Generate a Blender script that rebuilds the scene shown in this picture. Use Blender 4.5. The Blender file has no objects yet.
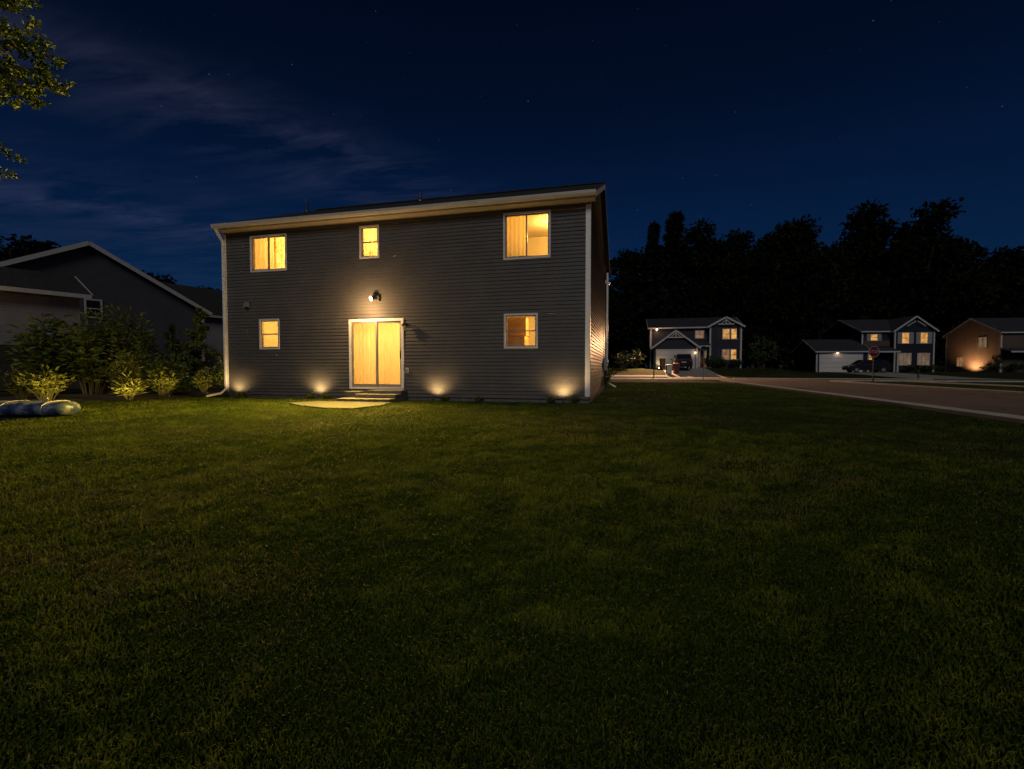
import bpy, math, random
import numpy as np
from mathutils import Vector, Matrix

random.seed(7)
rng = np.random.default_rng(11)
R = math.radians
S = bpy.context.scene
COL = S.collection

# ------------------------------------------------------------------ helpers
def tag(o, label=None, cat=None, group=None, kind=None):
    if label: o['label'] = label
    if cat: o['category'] = cat
    if group: o['group'] = group
    if kind: o['kind'] = kind
    return o

def empty(name, loc, rz=0.0, label=None, cat=None, group=None):
    o = bpy.data.objects.new(name, None)
    COL.objects.link(o)
    o.location = loc
    o.rotation_euler = (0, 0, rz)
    o.empty_display_size = 0.3
    return tag(o, label, cat, group)

def copy_tree(o, parent=None):
    c = o.copy()
    COL.objects.link(c)
    c.parent = parent
    for ch in list(o.children):
        copy_tree(ch, c)
    return c

class MB:
    """collects polygons, then links them as one mesh object"""
    def __init__(self):
        self.v = []; self.f = []
    def add(self, vs, fs):
        b = len(self.v)
        self.v += [tuple(p) for p in vs]
        self.f += [tuple(b + i for i in f) for f in fs]
        return self
    def box(self, x0, x1, y0, y1, z0, z1):
        x0, x1 = min(x0, x1), max(x0, x1); y0, y1 = min(y0, y1), max(y0, y1); z0, z1 = min(z0, z1), max(z0, z1)
        vs = [(x0,y0,z0),(x1,y0,z0),(x1,y1,z0),(x0,y1,z0),(x0,y0,z1),(x1,y0,z1),(x1,y1,z1),(x0,y1,z1)]
        return self.add(vs, [(0,3,2,1),(4,5,6,7),(0,1,5,4),(1,2,6,5),(2,3,7,6),(3,0,4,7)])
    def hexa(self, lo, hi):
        return self.add(list(lo) + list(hi), [(0,3,2,1),(4,5,6,7),(0,1,5,4),(1,2,6,5),(2,3,7,6),(3,0,4,7)])
    def quad(self, *p):
        return self.add(p, [tuple(range(len(p)))])
    def slab(self, p, t):
        """four corners (counter-clockwise seen from outside), thickened inwards by t"""
        p = [Vector(q) for q in p]
        n = (p[1] - p[0]).cross(p[3] - p[0]).normalized()
        lo = [q - n * t for q in p]
        return self.hexa(lo, p)
    def beam(self, p0, p1, w, h, up=(0, 0, 1)):
        p0, p1 = Vector(p0), Vector(p1)
        d = (p1 - p0).normalized()
        u = Vector(up)
        if abs(d.dot(u)) > .98: u = Vector((1, 0, 0))
        s = d.cross(u).normalized(); u = s.cross(d).normalized()
        a = [p0 - s*w/2 - u*h/2, p0 + s*w/2 - u*h/2, p0 + s*w/2 + u*h/2, p0 - s*w/2 + u*h/2]
        b = [q + (p1 - p0) for q in a]
        return self.hexa(a, b)
    def tube(self, pts, rad, n=8, cap=True):
        pts = [Vector(p) for p in pts]
        if not isinstance(rad, (list, tuple)): rad = [rad] * len(pts)
        base = len(self.v)
        for i, p in enumerate(pts):
            d = (pts[min(i+1, len(pts)-1)] - pts[max(i-1, 0)]).normalized()
            u = Vector((0, 0, 1)) if abs(d.z) < .9 else Vector((1, 0, 0))
            s = d.cross(u).normalized(); u = s.cross(d).normalized()
            for k in range(n):
                a = 2 * math.pi * k / n
                self.v.append(tuple(p + (s * math.cos(a) + u * math.sin(a)) * rad[i]))
        for i in range(len(pts) - 1):
            for k in range(n):
                a = base + i*n + k; b = base + i*n + (k+1) % n
                self.f.append((a, b, b + n, a + n))
        if cap:
            self.f.append(tuple(base + k for k in range(n))[::-1])
            self.f.append(tuple(base + (len(pts)-1)*n + k for k in range(n)))
        return self
    def lathe(self, c, prof, n=16):
        """profile of (radius, z) revolved round the vertical through c"""
        return self.tube([(c[0], c[1], c[2] + z) for _, z in prof], [max(r, 1e-4) for r, _ in prof], n)
    def prism(self, poly, fn, t0, t1):
        """2-D polygon, fn(a, b, t) -> point"""
        n = len(poly)
        vs = [fn(a, b, t0) for a, b in poly] + [fn(a, b, t1) for a, b in poly]
        fs = [tuple(range(n))[::-1], tuple(range(n, 2*n))]
        fs += [(i, (i+1) % n, n + (i+1) % n, n + i) for i in range(n)]
        return self.add(vs, fs)
    def build(self, name, mat, parent=None, loc=None, rz=0, bevel=0, smooth=False, **tags):
        me = bpy.data.meshes.new(name)
        me.from_pydata(self.v, [], self.f)
        me.materials.append(mat)
        import bmesh
        bm = bmesh.new(); bm.from_mesh(me)
        bmesh.ops.recalc_face_normals(bm, faces=bm.faces)
        bm.to_mesh(me); bm.free()
        if smooth:
            me.polygons.foreach_set('use_smooth', [True] * len(me.polygons))
        me.update()
        o = bpy.data.objects.new(name, me)
        COL.objects.link(o)
        if parent: o.parent = parent
        if loc: o.location = loc
        o.rotation_euler = (0, 0, rz)
        if bevel:
            m = o.modifiers.new('bevel', 'BEVEL'); m.width = bevel; m.segments = 2; m.limit_method = 'ANGLE'
        return tag(o, **tags)

def np_mesh(name, co, faces, mat, parent=None, colors=None, smooth=False, loc=None):
    """faces: (n, k) array, all of one size"""
    me = bpy.data.meshes.new(name)
    n, k = faces.shape
    me.vertices.add(len(co)); me.vertices.foreach_set('co', co.astype(np.float32).ravel())
    me.loops.add(n * k); me.loops.foreach_set('vertex_index', faces.astype(np.int32).ravel())
    me.polygons.add(n); me.polygons.foreach_set('loop_start', np.arange(0, n*k, k, dtype=np.int32))
    me.materials.append(mat)
    if colors is not None:
        a = me.color_attributes.new('tint', 'FLOAT_COLOR', 'POINT')
        a.data.foreach_set('color', np.concatenate([colors, np.ones((len(co), 1))], 1).astype(np.float32).ravel())
    me.update(calc_edges=True)
    if smooth: me.polygons.foreach_set('use_smooth', np.ones(n, dtype=bool))
    o = bpy.data.objects.new(name, me)
    COL.objects.link(o)
    if parent: o.parent = parent
    if loc: o.location = loc
    return o

def sstep(x, a, b):
    t = min(1, max(0, (x - a) / (b - a))); return t * t * (3 - 2 * t)

def ground(u, v):
    z = -0.35 * (1 - sstep(v, 0, 11))
    w = sstep(u, 15, 24)
    z += (1 - w) * 1.0 * sstep(v, 49, 59.5) + w * (0.46 * sstep(v, 50, 73))
    if u < -16: z += 0.25 * sstep(-u, 18, 30) * sstep(v, 6, 16)
    return z

# ------------------------------------------------------------------ materials
def mat(name):
    m = bpy.data.materials.new(name); m.use_nodes = True
    nt = m.node_tree
    return m, nt, nt.nodes['Principled BSDF']

def noise(nt, scale, detail=4, rough=.6, coord='Object', dim=None):
    tc = nt.nodes.new('ShaderNodeTexCoord')
    mp = nt.nodes.new('ShaderNodeMapping')
    if dim: mp.inputs['Scale'].default_value = dim
    nt.links.new(tc.outputs[coord], mp.inputs[0])
    n = nt.nodes.new('ShaderNodeTexNoise')
    n.inputs['Scale'].default_value = scale; n.inputs['Detail'].default_value = detail
    n.inputs['Roughness'].default_value = rough
    nt.links.new(mp.outputs[0], n.inputs['Vector'])
    return n

def ramp(nt, fac, stops):
    r = nt.nodes.new('ShaderNodeValToRGB')
    e = r.color_ramp.elements
    while len(e) < len(stops): e.new(.5)
    for i, (p, c) in enumerate(stops):
        e[i].position = p; e[i].color = (*c, 1)
    nt.links.new(fac, r.inputs[0])
    return r

def bump(nt, b, h, strength=.3, dist=.02):
    n = nt.nodes.new('ShaderNodeBump'); n.inputs['Strength'].default_value = strength; n.inputs['Distance'].default_value = dist
    nt.links.new(h, n.inputs['Height']); nt.links.new(n.outputs[0], b.inputs['Normal'])

def plain(name, c, rough=.6, var=.18, scale=6, metal=0, bmp=0, coord='Object'):
    m, nt, b = mat(name)
    n = noise(nt, scale, 5, .65, coord)
    lo = tuple(x * (1 - var) for x in c); hi = tuple(min(1, x * (1 + var)) for x in c)
    r = ramp(nt, n.outputs['Fac'], [(.3, lo), (.7, hi)])
    nt.links.new(r.outputs[0], b.inputs['Base Color'])
    b.inputs['Roughness'].default_value = rough; b.inputs['Metallic'].default_value = metal
    if bmp: bump(nt, b, n.outputs['Fac'], bmp, .01)
    return m

def siding_mat(name, c, lap=0.0, spec=.12):
    """lap > 0: horizontal laps of that height as bump (far houses)"""
    m, nt, b = mat(name)
    n = noise(nt, 1.3, 6, .7)
    n2 = noise(nt, 9, 4, .6, dim=(1, 1, 9))
    mix = nt.nodes.new('ShaderNodeMath'); mix.operation = 'ADD'
    nt.links.new(n.outputs['Fac'], mix.inputs[0]); nt.links.new(n2.outputs['Fac'], mix.inputs[1])
    r = ramp(nt, mix.outputs[0], [(.35, tuple(x * .8 for x in c)), (.65, tuple(x * 1.2 for x in c))])
    hf = nt.nodes.new('ShaderNodeMath'); hf.operation = 'MULTIPLY'; hf.inputs[1].default_value = .5
    nt.links.new(mix.outputs[0], hf.inputs[0]); nt.links.new(hf.outputs[0], r.inputs[0])
    nt.links.new(r.outputs[0], b.inputs['Base Color'])
    b.inputs['Roughness'].default_value = .48; b.inputs['Specular IOR Level'].default_value = spec
    if lap:
        tc = nt.nodes.new('ShaderNodeTexCoord'); sx = nt.nodes.new('ShaderNodeSeparateXYZ')
        nt.links.new(tc.outputs['Object'], sx.inputs[0])
        d = nt.nodes.new('ShaderNodeMath'); d.operation = 'DIVIDE'; d.inputs[1].default_value = lap
        f = nt.nodes.new('ShaderNodeMath'); f.operation = 'FRACT'
        nt.links.new(sx.outputs['Z'], d.inputs[0]); nt.links.new(d.outputs[0], f.inputs[0])
        iv = nt.nodes.new('ShaderNodeMath'); iv.operation = 'SUBTRACT'; iv.inputs[0].default_value = 1
        nt.links.new(f.outputs[0], iv.inputs[1])
        bump(nt, b, iv.outputs[0], .8, .02)
    else:
        bump(nt, b, n2.outputs['Fac'], .12, .004)
    return m

def shingle_mat(name, c):
    m, nt, b = mat(name)
    tc = nt.nodes.new('ShaderNodeTexCoord')
    br = nt.nodes.new('ShaderNodeTexBrick')
    br.inputs['Scale'].default_value = 1.0; br.inputs['Brick Width'].default_value = .32; br.inputs['Row Height'].default_value = .14
    br.inputs['Mortar Size'].default_value = .008
    br.inputs['Color1'].default_value = (*[x * .7 for x in c], 1); br.inputs['Color2'].default_value = (*[x * 1.3 for x in c], 1)
    br.inputs['Mortar'].default_value = (*[x * .4 for x in c], 1)
    nt.links.new(tc.outputs['Object'], br.inputs['Vector'])
    nt.links.new(br.outputs['Color'], b.inputs['Base Color'])
    n = noise(nt, 60, 3)
    bump(nt, b, n.outputs['Fac'], .5, .01)
    b.inputs['Roughness'].default_value = .9
    return m

def leaf_mat(name, cols, rough=.55, trans=.25, scale=1.2, spec=.3):
    """cols: dark to light; varied by clump and by leaf"""
    m, nt, b = mat(name)
    n = noise(nt, scale, 2, .5)
    geo = nt.nodes.new('ShaderNodeNewGeometry')
    mx = nt.nodes.new('ShaderNodeMath'); mx.operation = 'MULTIPLY_ADD'; mx.inputs[1].default_value = .45
    nt.links.new(geo.outputs['Random Per Island'], mx.inputs[0])
    sub = nt.nodes.new('ShaderNodeMath'); sub.operation = 'SUBTRACT'; sub.inputs[1].default_value = .22
    nt.links.new(n.outputs['Fac'], sub.inputs[0]); nt.links.new(sub.outputs[0], mx.inputs[2])
    r = ramp(nt, mx.outputs[0], [(i / (len(cols) - 1) * .7 + .15, c) for i, c in enumerate(cols)])
    nt.links.new(r.outputs[0], b.inputs['Base Color'])
    b.inputs['Roughness'].default_value = rough; b.inputs['Specular IOR Level'].default_value = spec
    if trans:
        t = nt.nodes.new('ShaderNodeBsdfTranslucent'); nt.links.new(r.outputs[0], t.inputs[0])
        ms = nt.nodes.new('ShaderNodeMixShader'); ms.inputs[0].default_value = trans
        out = nt.nodes['Material Output']
        nt.links.new(b.outputs[0], ms.inputs[1]); nt.links.new(t.outputs[0], ms.inputs[2]); nt.links.new(ms.outputs[0], out.inputs[0])
    return m

def glass_mat(name):
    m, nt, b = mat(name)
    nt.nodes.remove(b)
    t = nt.nodes.new('ShaderNodeBsdfTransparent'); t.inputs[0].default_value = (.93, .94, .93, 1)
    g = nt.nodes.new('ShaderNodeBsdfGlossy'); g.inputs['Roughness'].default_value = .03
    lw = nt.nodes.new('ShaderNodeLayerWeight'); lw.inputs[0].default_value = .5
    pw = nt.nodes.new('ShaderNodeMath'); pw.operation = 'POWER'; pw.inputs[1].default_value = 5; nt.links.new(lw.outputs['Facing'], pw.inputs[0])
    fr = nt.nodes.new('ShaderNodeMath'); fr.operation = 'MULTIPLY_ADD'; fr.inputs[1].default_value = .9; fr.inputs[2].default_value = .035
    nt.links.new(pw.outputs[0], fr.inputs[0])
    ms = nt.nodes.new('ShaderNodeMixShader')
    nt.links.new(fr.outputs[0], ms.inputs[0]); nt.links.new(t.outputs[0], ms.inputs[1]); nt.links.new(g.outputs[0], ms.inputs[2])
    nt.links.new(ms.outputs[0], nt.nodes['Material Output'].inputs[0])
    return m

def emit_mat(name, c, s, var=0.0, scale=2.5):
    m, nt, b = mat(name)
    b.inputs['Base Color'].default_value = (.05, .05, .05, 1)
    b.inputs['Emission Strength'].default_value = s
    if var:
        n = noise(nt, scale, 3, .6)
        r = ramp(nt, n.outputs['Fac'], [(.38, tuple(x * (1 - var) * (1 if i == 0 else .8) for i, x in enumerate(c))), (.62, c)])
        nt.links.new(r.outputs[0], b.inputs['Emission Color'])
    else:
        b.inputs['Emission Color'].default_value = (*c, 1)
    return m

M = {}
M['siding'] = siding_mat('dark_grey_siding', (.104, .096, .091))
M['trim'] = plain('white_trim', (.80, .77, .73), .45, .08, 5)
M['gutter'] = plain('almond_gutter', (.50, .44, .36), .5, .08, 5)
M['soffit'] = plain('beige_soffit', (.36, .30, .23), .5, .08, 5)
M['vinyl'] = plain('window_vinyl', (.62, .58, .54), .4, .05, 8)
M['sash'] = plain('window_sash', (.30, .26, .22), .4, .05, 8)
M['shingle'] = shingle_mat('dark_shingles', (.019, .018, .020))
M['glass'] = glass_mat('window_glass')
M['darkglass'] = plain('dark_glass', (.012, .014, .018), .06, .05)
M['cream'] = plain('cream_plaster', (.74, .66, .52), .8, .05, 2)
M['wood'] = plain('interior_wood', (.58, .38, .19), .5, .25, 3)
M['carpet'] = plain('interior_floor', (.34, .25, .16), .9, .1, 8)
M['picture'] = plain('picture_canvas', (.30, .20, .10), .7, .6, 5)
M['concrete'] = plain('concrete', (.30, .27, .235), .85, .22, 3.5, bmp=.3)
M['step_concrete'] = plain('step_concrete', (.13, .12, .11), .85, .3, 6, bmp=.4)
M['kerb'] = plain('kerb_concrete', (.42, .39, .34), .85, .2, 2, bmp=.2)
M['black_metal'] = plain('black_metal', (.03, .03, .03), .4, .1)
M['bronze'] = plain('bronze_metal', (.06, .045, .03), .4, .1, metal=.6)
M['galv'] = plain('galvanised_steel', (.35, .35, .36), .45, .15, 10, metal=.7)
M['bark'] = plain('bark', (.06, .045, .032), .95, .4, 12, bmp=.6)
M['lamp_on'] = emit_mat('lamp_glow', (1, .62, .22), 3)
M['lamp_head'] = emit_mat('flood_glow', (1, .72, .34), 14)
M['path_glow'] = emit_mat('spot_glow', (1, .68, .28), 6)

def cloth_mat(name, cols, sc, tr):
    m, nt, b = mat(name)
    tc = nt.nodes.new('ShaderNodeTexCoord')
    mp = nt.nodes.new('ShaderNodeMapping'); mp.inputs['Scale'].default_value = sc
    nt.links.new(tc.outputs['Object'], mp.inputs[0])
    n = nt.nodes.new('ShaderNodeTexNoise'); n.inputs['Scale'].default_value = 1.0; n.inputs['Detail'].default_value = 3
    nt.links.new(mp.outputs[0], n.inputs['Vector'])
    r = ramp(nt, n.outputs['Fac'], [(.35, cols[0]), (.65, cols[1])])
    d = nt.nodes.new('ShaderNodeBsdfDiffuse'); t = nt.nodes.new('ShaderNodeBsdfTranslucent')
    nt.links.new(r.outputs[0], d.inputs[0]); nt.links.new(r.outputs[0], t.inputs[0])
    ms = nt.nodes.new('ShaderNodeMixShader'); ms.inputs[0].default_value = tr
    nt.links.new(d.outputs[0], ms.inputs[1]); nt.links.new(t.outputs[0], ms.inputs[2])
    nt.nodes.remove(b)
    nt.links.new(ms.outputs[0], nt.nodes['Material Output'].inputs[0])
    return m
M['curtain'] = cloth_mat('sheer_curtain', [(.80, .72, .56), (.92, .86, .72)], (1.3, 1, .35), .8)
M['orange_cloth'] = cloth_mat('orange_cloth', [(.74, .62, .42), (.90, .80, .58)], (2, 1, .4), .8)
M['amber_cloth'] = cloth_mat('amber_cloth', [(.74, .62, .40), (.80, .68, .44)], (.9, 1, .5), .8)
M['lace'] = cloth_mat('lace_curtain', [(.62, .48, .26), (.97, .92, .74)], (7, 1, 6), .75)

def lawn_mat():
    m, nt, b = mat('lawn_soil')
    a = noise(nt, .35, 5, .6); c = noise(nt, 6, 6, .75)
    r1 = ramp(nt, a.outputs['Fac'], [(.32, (.016, .026, .005)), (.55, (.036, .044, .009)), (.72, (.062, .060, .018))])
    r2 = ramp(nt, c.outputs['Fac'], [(.3, (.35, .35, .35)), (.7, (1.25, 1.25, 1.2))])
    mx = nt.nodes.new('ShaderNodeMix'); mx.data_type = 'RGBA'; mx.blend_type = 'MULTIPLY'; mx.inputs[0].default_value = 1
    nt.links.new(r1.outputs[0], mx.inputs[6]); nt.links.new(r2.outputs[0], mx.inputs[7])
    nt.links.new(mx.outputs[2], b.inputs['Base Color'])
    b.inputs['Roughness'].default_value = .95; b.inputs['Specular IOR Level'].default_value = .1
    f = noise(nt, 25, 4, .8)
    bump(nt, b, f.outputs['Fac'], 1, .05)
    return m
M['lawn'] = lawn_mat()

def blade_mat():
    m, nt, b = mat('grass_blade')
    at = nt.nodes.new('ShaderNodeVertexColor'); at.layer_name = 'tint'
    nt.links.new(at.outputs[0], b.inputs['Base Color'])
    b.inputs['Roughness'].default_value = .7; b.inputs['Specular IOR Level'].default_value = .08
    t = nt.nodes.new('ShaderNodeBsdfTranslucent'); nt.links.new(at.outputs[0], t.inputs[0])
    ms = nt.nodes.new('ShaderNodeMixShader'); ms.inputs[0].default_value = .3
    nt.links.new(b.outputs[0], ms.inputs[1]); nt.links.new(t.outputs[0], ms.inputs[2])
    nt.links.new(ms.outputs[0], nt.nodes['Material Output'].inputs[0])
    return m
M['blade'] = blade_mat()

def asphalt_mat():
    m, nt, b = mat('asphalt')
    a = noise(nt, .5, 5, .6); c = noise(nt, 40, 3, .7)
    r = ramp(nt, a.outputs['Fac'], [(.3, (.120, .078, .052)), (.5, (.155, .103, .070)), (.7, (.20, .136, .094))])
    tc = nt.nodes.new('ShaderNodeTexCoord')
    wn = nt.nodes.new('ShaderNodeTexNoise'); wn.inputs['Scale'].default_value = 1.5
    nt.links.new(tc.outputs['Object'], wn.inputs['Vector'])
    av = nt.nodes.new('ShaderNodeVectorMath'); av.operation = 'ADD'; nt.links.new(tc.outputs['Object'], av.inputs[0]); nt.links.new(wn.outputs['Color'], av.inputs[1])
    vo = nt.nodes.new('ShaderNodeTexVoronoi'); vo.feature = 'DISTANCE_TO_EDGE'; vo.inputs['Scale'].default_value = .28
    nt.links.new(av.outputs[0], vo.inputs['Vector'])
    ck = ramp(nt, vo.outputs['Distance'], [(.0, (.25, .25, .25)), (.018, (1, 1, 1))])
    mx = nt.nodes.new('ShaderNodeMix'); mx.data_type = 'RGBA'; mx.blend_type = 'MULTIPLY'; mx.inputs[0].default_value = 1
    nt.links.new(r.outputs[0], mx.inputs[6]); nt.links.new(ck.outputs[0], mx.inputs[7])
    nt.links.new(mx.outputs[2], b.inputs['Base Color']); b.inputs['Roughness'].default_value = .8
    bump(nt, b, c.outputs['Fac'], .4, .01)
    return m
M['asphalt'] = asphalt_mat()

# ------------------------------------------------------------------ render, camera, sky, moon
S.render.engine = 'CYCLES'
S.cycles.use_denoising = True
S.cycles.use_light_tree = True
S.cycles.max_bounces = 6
S.cycles.transparent_max_bounces = 8
S.cycles.sample_clamp_indirect = 2.0
S.cycles.caustics_reflective = False; S.cycles.caustics_refractive = False
S.view_settings.view_transform = 'Standard'; S.view_settings.look = 'None'
S.view_settings.exposure = 0; S.view_settings.gamma = 1

cam = bpy.data.cameras.new('camera')
cam.sensor_width = 36; cam.lens = 464 / 1024 * 36
cam.clip_start = .05; cam.clip_end = 3000
co = bpy.data.objects.new('camera', cam); COL.objects.link(co)
co.location = (0, 0, 1.0); co.rotation_euler = (R(88), 0, R(14))
S.camera = co

MOON_EL, MOON_DIR = 36, Vector((-.16, .76))        # direction the moonlight travels on the ground
w = bpy.data.worlds.new('World'); S.world = w; w.use_nodes = True
def build_sky():
    nt = w.node_tree; L = nt.links; N = nt.nodes
    bg = N['Background']
    sky = N.new('ShaderNodeTexSky'); sky.sky_type = 'NISHITA'; sky.sun_disc = False
    sky.sun_elevation = R(MOON_EL)
    sky.sun_rotation = math.atan2(-MOON_DIR.x, -MOON_DIR.y)
    sky.dust_density = .3; sky.ozone_density = 4
    tint = N.new('ShaderNodeMix'); tint.data_type = 'RGBA'; tint.blend_type = 'MULTIPLY'; tint.inputs[0].default_value = 1
    tint.inputs[7].default_value = (.11, .45, 1.0, 1)
    L.new(sky.outputs[0], tint.inputs[6])
    tc = N.new('ShaderNodeTexCoord')
    sep = N.new('ShaderNodeSeparateXYZ'); L.new(tc.outputs['Generated'], sep.inputs[0])
    # darker overhead, as a clear night sky is
    zen = ramp(nt, sep.outputs['Z'], [(0, (.68, .70, .75)), (.28, (.66, .67, .68)), (.52, (.42, .42, .41)), (.8, (.22, .21, .20))])
    zen.color_ramp.interpolation = 'EASE'
    m1 = N.new('ShaderNodeMix'); m1.data_type = 'RGBA'; m1.blend_type = 'MULTIPLY'; m1.inputs[0].default_value = 1
    L.new(tint.outputs[2], m1.inputs[6]); L.new(zen.outputs[0], m1.inputs[7])
    # thin high cloud: the view direction projected on a flat layer, two long streaks of it
    mx = N.new('ShaderNodeMath'); mx.operation = 'MAXIMUM'; mx.inputs[1].default_value = .06; L.new(sep.outputs['Z'], mx.inputs[0])
    dv = N.new('ShaderNodeVectorMath'); dv.operation = 'DIVIDE'
    cz = N.new('ShaderNodeCombineXYZ')
    for i in range(3): L.new(mx.outputs[0], cz.inputs[i])
    L.new(tc.outputs['Generated'], dv.inputs[0]); L.new(cz.outputs[0], dv.inputs[1])
    mp = N.new('ShaderNodeMapping'); mp.inputs['Rotation'].default_value = (0, 0, R(-66)); mp.inputs['Scale'].default_value = (.9, 3.0, 1)
    L.new(dv.outputs[0], mp.inputs[0])
    n = N.new('ShaderNodeTexNoise'); n.inputs['Scale'].default_value = 1.5; n.inputs['Detail'].default_value = 9; n.inputs['Roughness'].default_value = .64
    n.inputs['Distortion'].default_value = .6
    L.new(mp.outputs[0], n.inputs['Vector'])
    big = N.new('ShaderNodeTexNoise'); big.inputs['Scale'].default_value = 1.1; big.inputs['Detail'].default_value = 3
    L.new(dv.outputs[0], big.inputs['Vector'])
    cr = ramp(nt, n.outputs['Fac'], [(.40, (0, 0, 0)), (.72, (1, 1, 1))])
    acr = N.new('ShaderNodeVectorMath'); acr.operation = 'DOT_PRODUCT'; acr.inputs[1].default_value = (.92, -.40, 0)
    L.new(dv.outputs[0], acr.inputs[0])
    wob = N.new('ShaderNodeMath'); wob.operation = 'MULTIPLY_ADD'; wob.inputs[1].default_value = .9
    L.new(big.outputs['Fac'], wob.inputs[0]); L.new(acr.outputs['Value'], wob.inputs[2])
    mr = N.new('ShaderNodeMapRange'); mr.inputs[1].default_value = -4.72; mr.inputs[2].default_value = -.72
    L.new(wob.outputs[0], mr.inputs[0])
    band = ramp(nt, mr.outputs[0], [(0, (.25,)*3), (.20, (.4,)*3), (.32, (.95,)*3), (.44, (.3,)*3), (.62, (.12,)*3), (.73, (.6,)*3), (.785, (1.0,)*3), (.84, (.35,)*3), (.90, (.03,)*3), (1, (.02,)*3)])
    fade = ramp(nt, sep.outputs['Z'], [(.04, (.3,)*3), (.16, (1,)*3), (.42, (1,)*3), (.56, (.25,)*3)])
    mm = N.new('ShaderNodeMath'); mm.operation = 'MULTIPLY'; L.new(cr.outputs[0], mm.inputs[0]); L.new(band.outputs[0], mm.inputs[1])
    mm2 = N.new('ShaderNodeMath'); mm2.operation = 'MULTIPLY'; L.new(mm.outputs[0], mm2.inputs[0]); L.new(fade.outputs[0], mm2.inputs[1])
    cl = N.new('ShaderNodeMix'); cl.data_type = 'RGBA'; cl.blend_type = 'ADD'
    cl.inputs[7].default_value = CLOUD_COL
    L.new(mm2.outputs[0], cl.inputs[0]); L.new(m1.outputs[2], cl.inputs[6])
    # stars
    vo = N.new('ShaderNodeTexVoronoi'); vo.inputs['Scale'].default_value = 50; L.new(tc.outputs['Generated'], vo.inputs['Vector'])
    lt = N.new('ShaderNodeMapRange'); lt.interpolation_type = 'SMOOTHSTEP'; lt.inputs[1].default_value = .060; lt.inputs[2].default_value = .015
    lt.inputs[3].default_value = 0; lt.inputs[4].default_value = 1
    L.new(vo.outputs['Distance'], lt.inputs[0])
    sc = N.new('ShaderNodeSeparateColor'); L.new(vo.outputs['Color'], sc.inputs[0])
    pw = N.new('ShaderNodeMath'); pw.operation = 'POWER'; pw.inputs[1].default_value = 2.6; L.new(sc.outputs[0], pw.inputs[0])
    st = N.new('ShaderNodeMath'); st.operation = 'MULTIPLY'; L.new(lt.outputs[0], st.inputs[0]); L.new(pw.outputs[0], st.inputs[1])
    sa = N.new('ShaderNodeMix'); sa.data_type = 'RGBA'; sa.blend_type = 'ADD'; sa.inputs[7].default_value = STAR_COL
    L.new(st.outputs[0], sa.inputs[0]); L.new(cl.outputs[2], sa.inputs[6])
    L.new(sa.outputs[2], bg.inputs['Color'])
    bg.inputs['Strength'].default_value = SKY_STRENGTH
SKY_STRENGTH = .0118
CLOUD_COL, STAR_COL = (1.7, 1.75, 3.1, 1), (7, 8.5, 11, 1)
build_sky()

def light(kind, name, loc, energy, color, parent=None, **kw):
    l = bpy.data.lights.new(name, kind); l.energy = energy; l.color = color
    aim = kw.pop('aim', None)
    for k, v in kw.items(): setattr(l, k, v)
    o = bpy.data.objects.new(name, l); COL.objects.link(o)
    if parent: o.parent = parent
    o.location = loc
    if aim: o.rotation_euler = Vector(aim).to_track_quat('-Z', 'Y').to_euler()
    return o
mz = -math.tan(R(MOON_EL)) * MOON_DIR.length
light('SUN', 'moon', (8, -40, 40), .60, (1, .96, .88), angle=R(20), aim=(MOON_DIR.x, MOON_DIR.y, mz))

# ------------------------------------------------------------------ the ground, roads and paths
def strip(name, mtl, pts, off, kind='structure', thick=0.0):
    """pts: rows of (u, v) polylines (left edge, right edge); follows the ground"""
    mb = MB()
    A, B = pts
    n = len(A)
    vs = []
    for i in range(n):
        vs.append((A[i][0], A[i][1], ground(*A[i]) + off)); vs.append((B[i][0], B[i][1], ground(*B[i]) + off))
    fs = [(2*i, 2*i+1, 2*i+3, 2*i+2) for i in range(n - 1)]
    if thick:
        m = len(vs)
        vs += [(x, y, z - thick) for x, y, z in vs]
        fs += [(m + 2*i, m + 2*i+2, m + 2*i+3, m + 2*i+1) for i in range(n - 1)]
        fs += [(2*i, 2*i+2, m + 2*i+2, m + 2*i) for i in range(n - 1)] + [(2*i+1, m + 2*i+1, m + 2*i+3, 2*i+3) for i in range(n - 1)]
        fs += [(0, m, m+1, 1), (2*n-2, 2*n-1, m+2*n-1, m+2*n-2)]
    mb.add(vs, fs)
    o = mb.build(name, mtl, kind=kind)
    return o

def lin(a, b, n): return [a + (b - a) * i / (n - 1) for i in range(n)]

def make_ground():
    us = np.concatenate([[-700, -300, -150, -100, -80], np.arange(-60, -20, 2.5), np.arange(-20, 24, 1.0), np.arange(24, 70, 2.5), [80, 110, 160, 300, 700]])
    vs = np.concatenate([[-60, -30, -15], np.arange(-8, 32, 1.0), np.arange(32, 80, 1.5), [85, 95, 110, 140, 200, 350, 900]])
    co = np.array([(u, v, ground(u, v)) for v in vs for u in us])
    nu = len(us)
    f = np.array([(j*nu+i, j*nu+i+1, (j+1)*nu+i+1, (j+1)*nu+i) for j in range(len(vs)-1) for i in range(nu-1)])
    tag(np_mesh('lawn', co, f, M['lawn'], smooth=True), 'mown back lawn running from the camera to the houses', 'lawn', kind='structure')
make_ground()

vv = lin(-12, 38.6, 40)
KERB_U = lambda v: 7.0
strip('road', M['asphalt'], ([(7.4, v) for v in vv], [(14.6, v) for v in vv]), .022)
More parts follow.
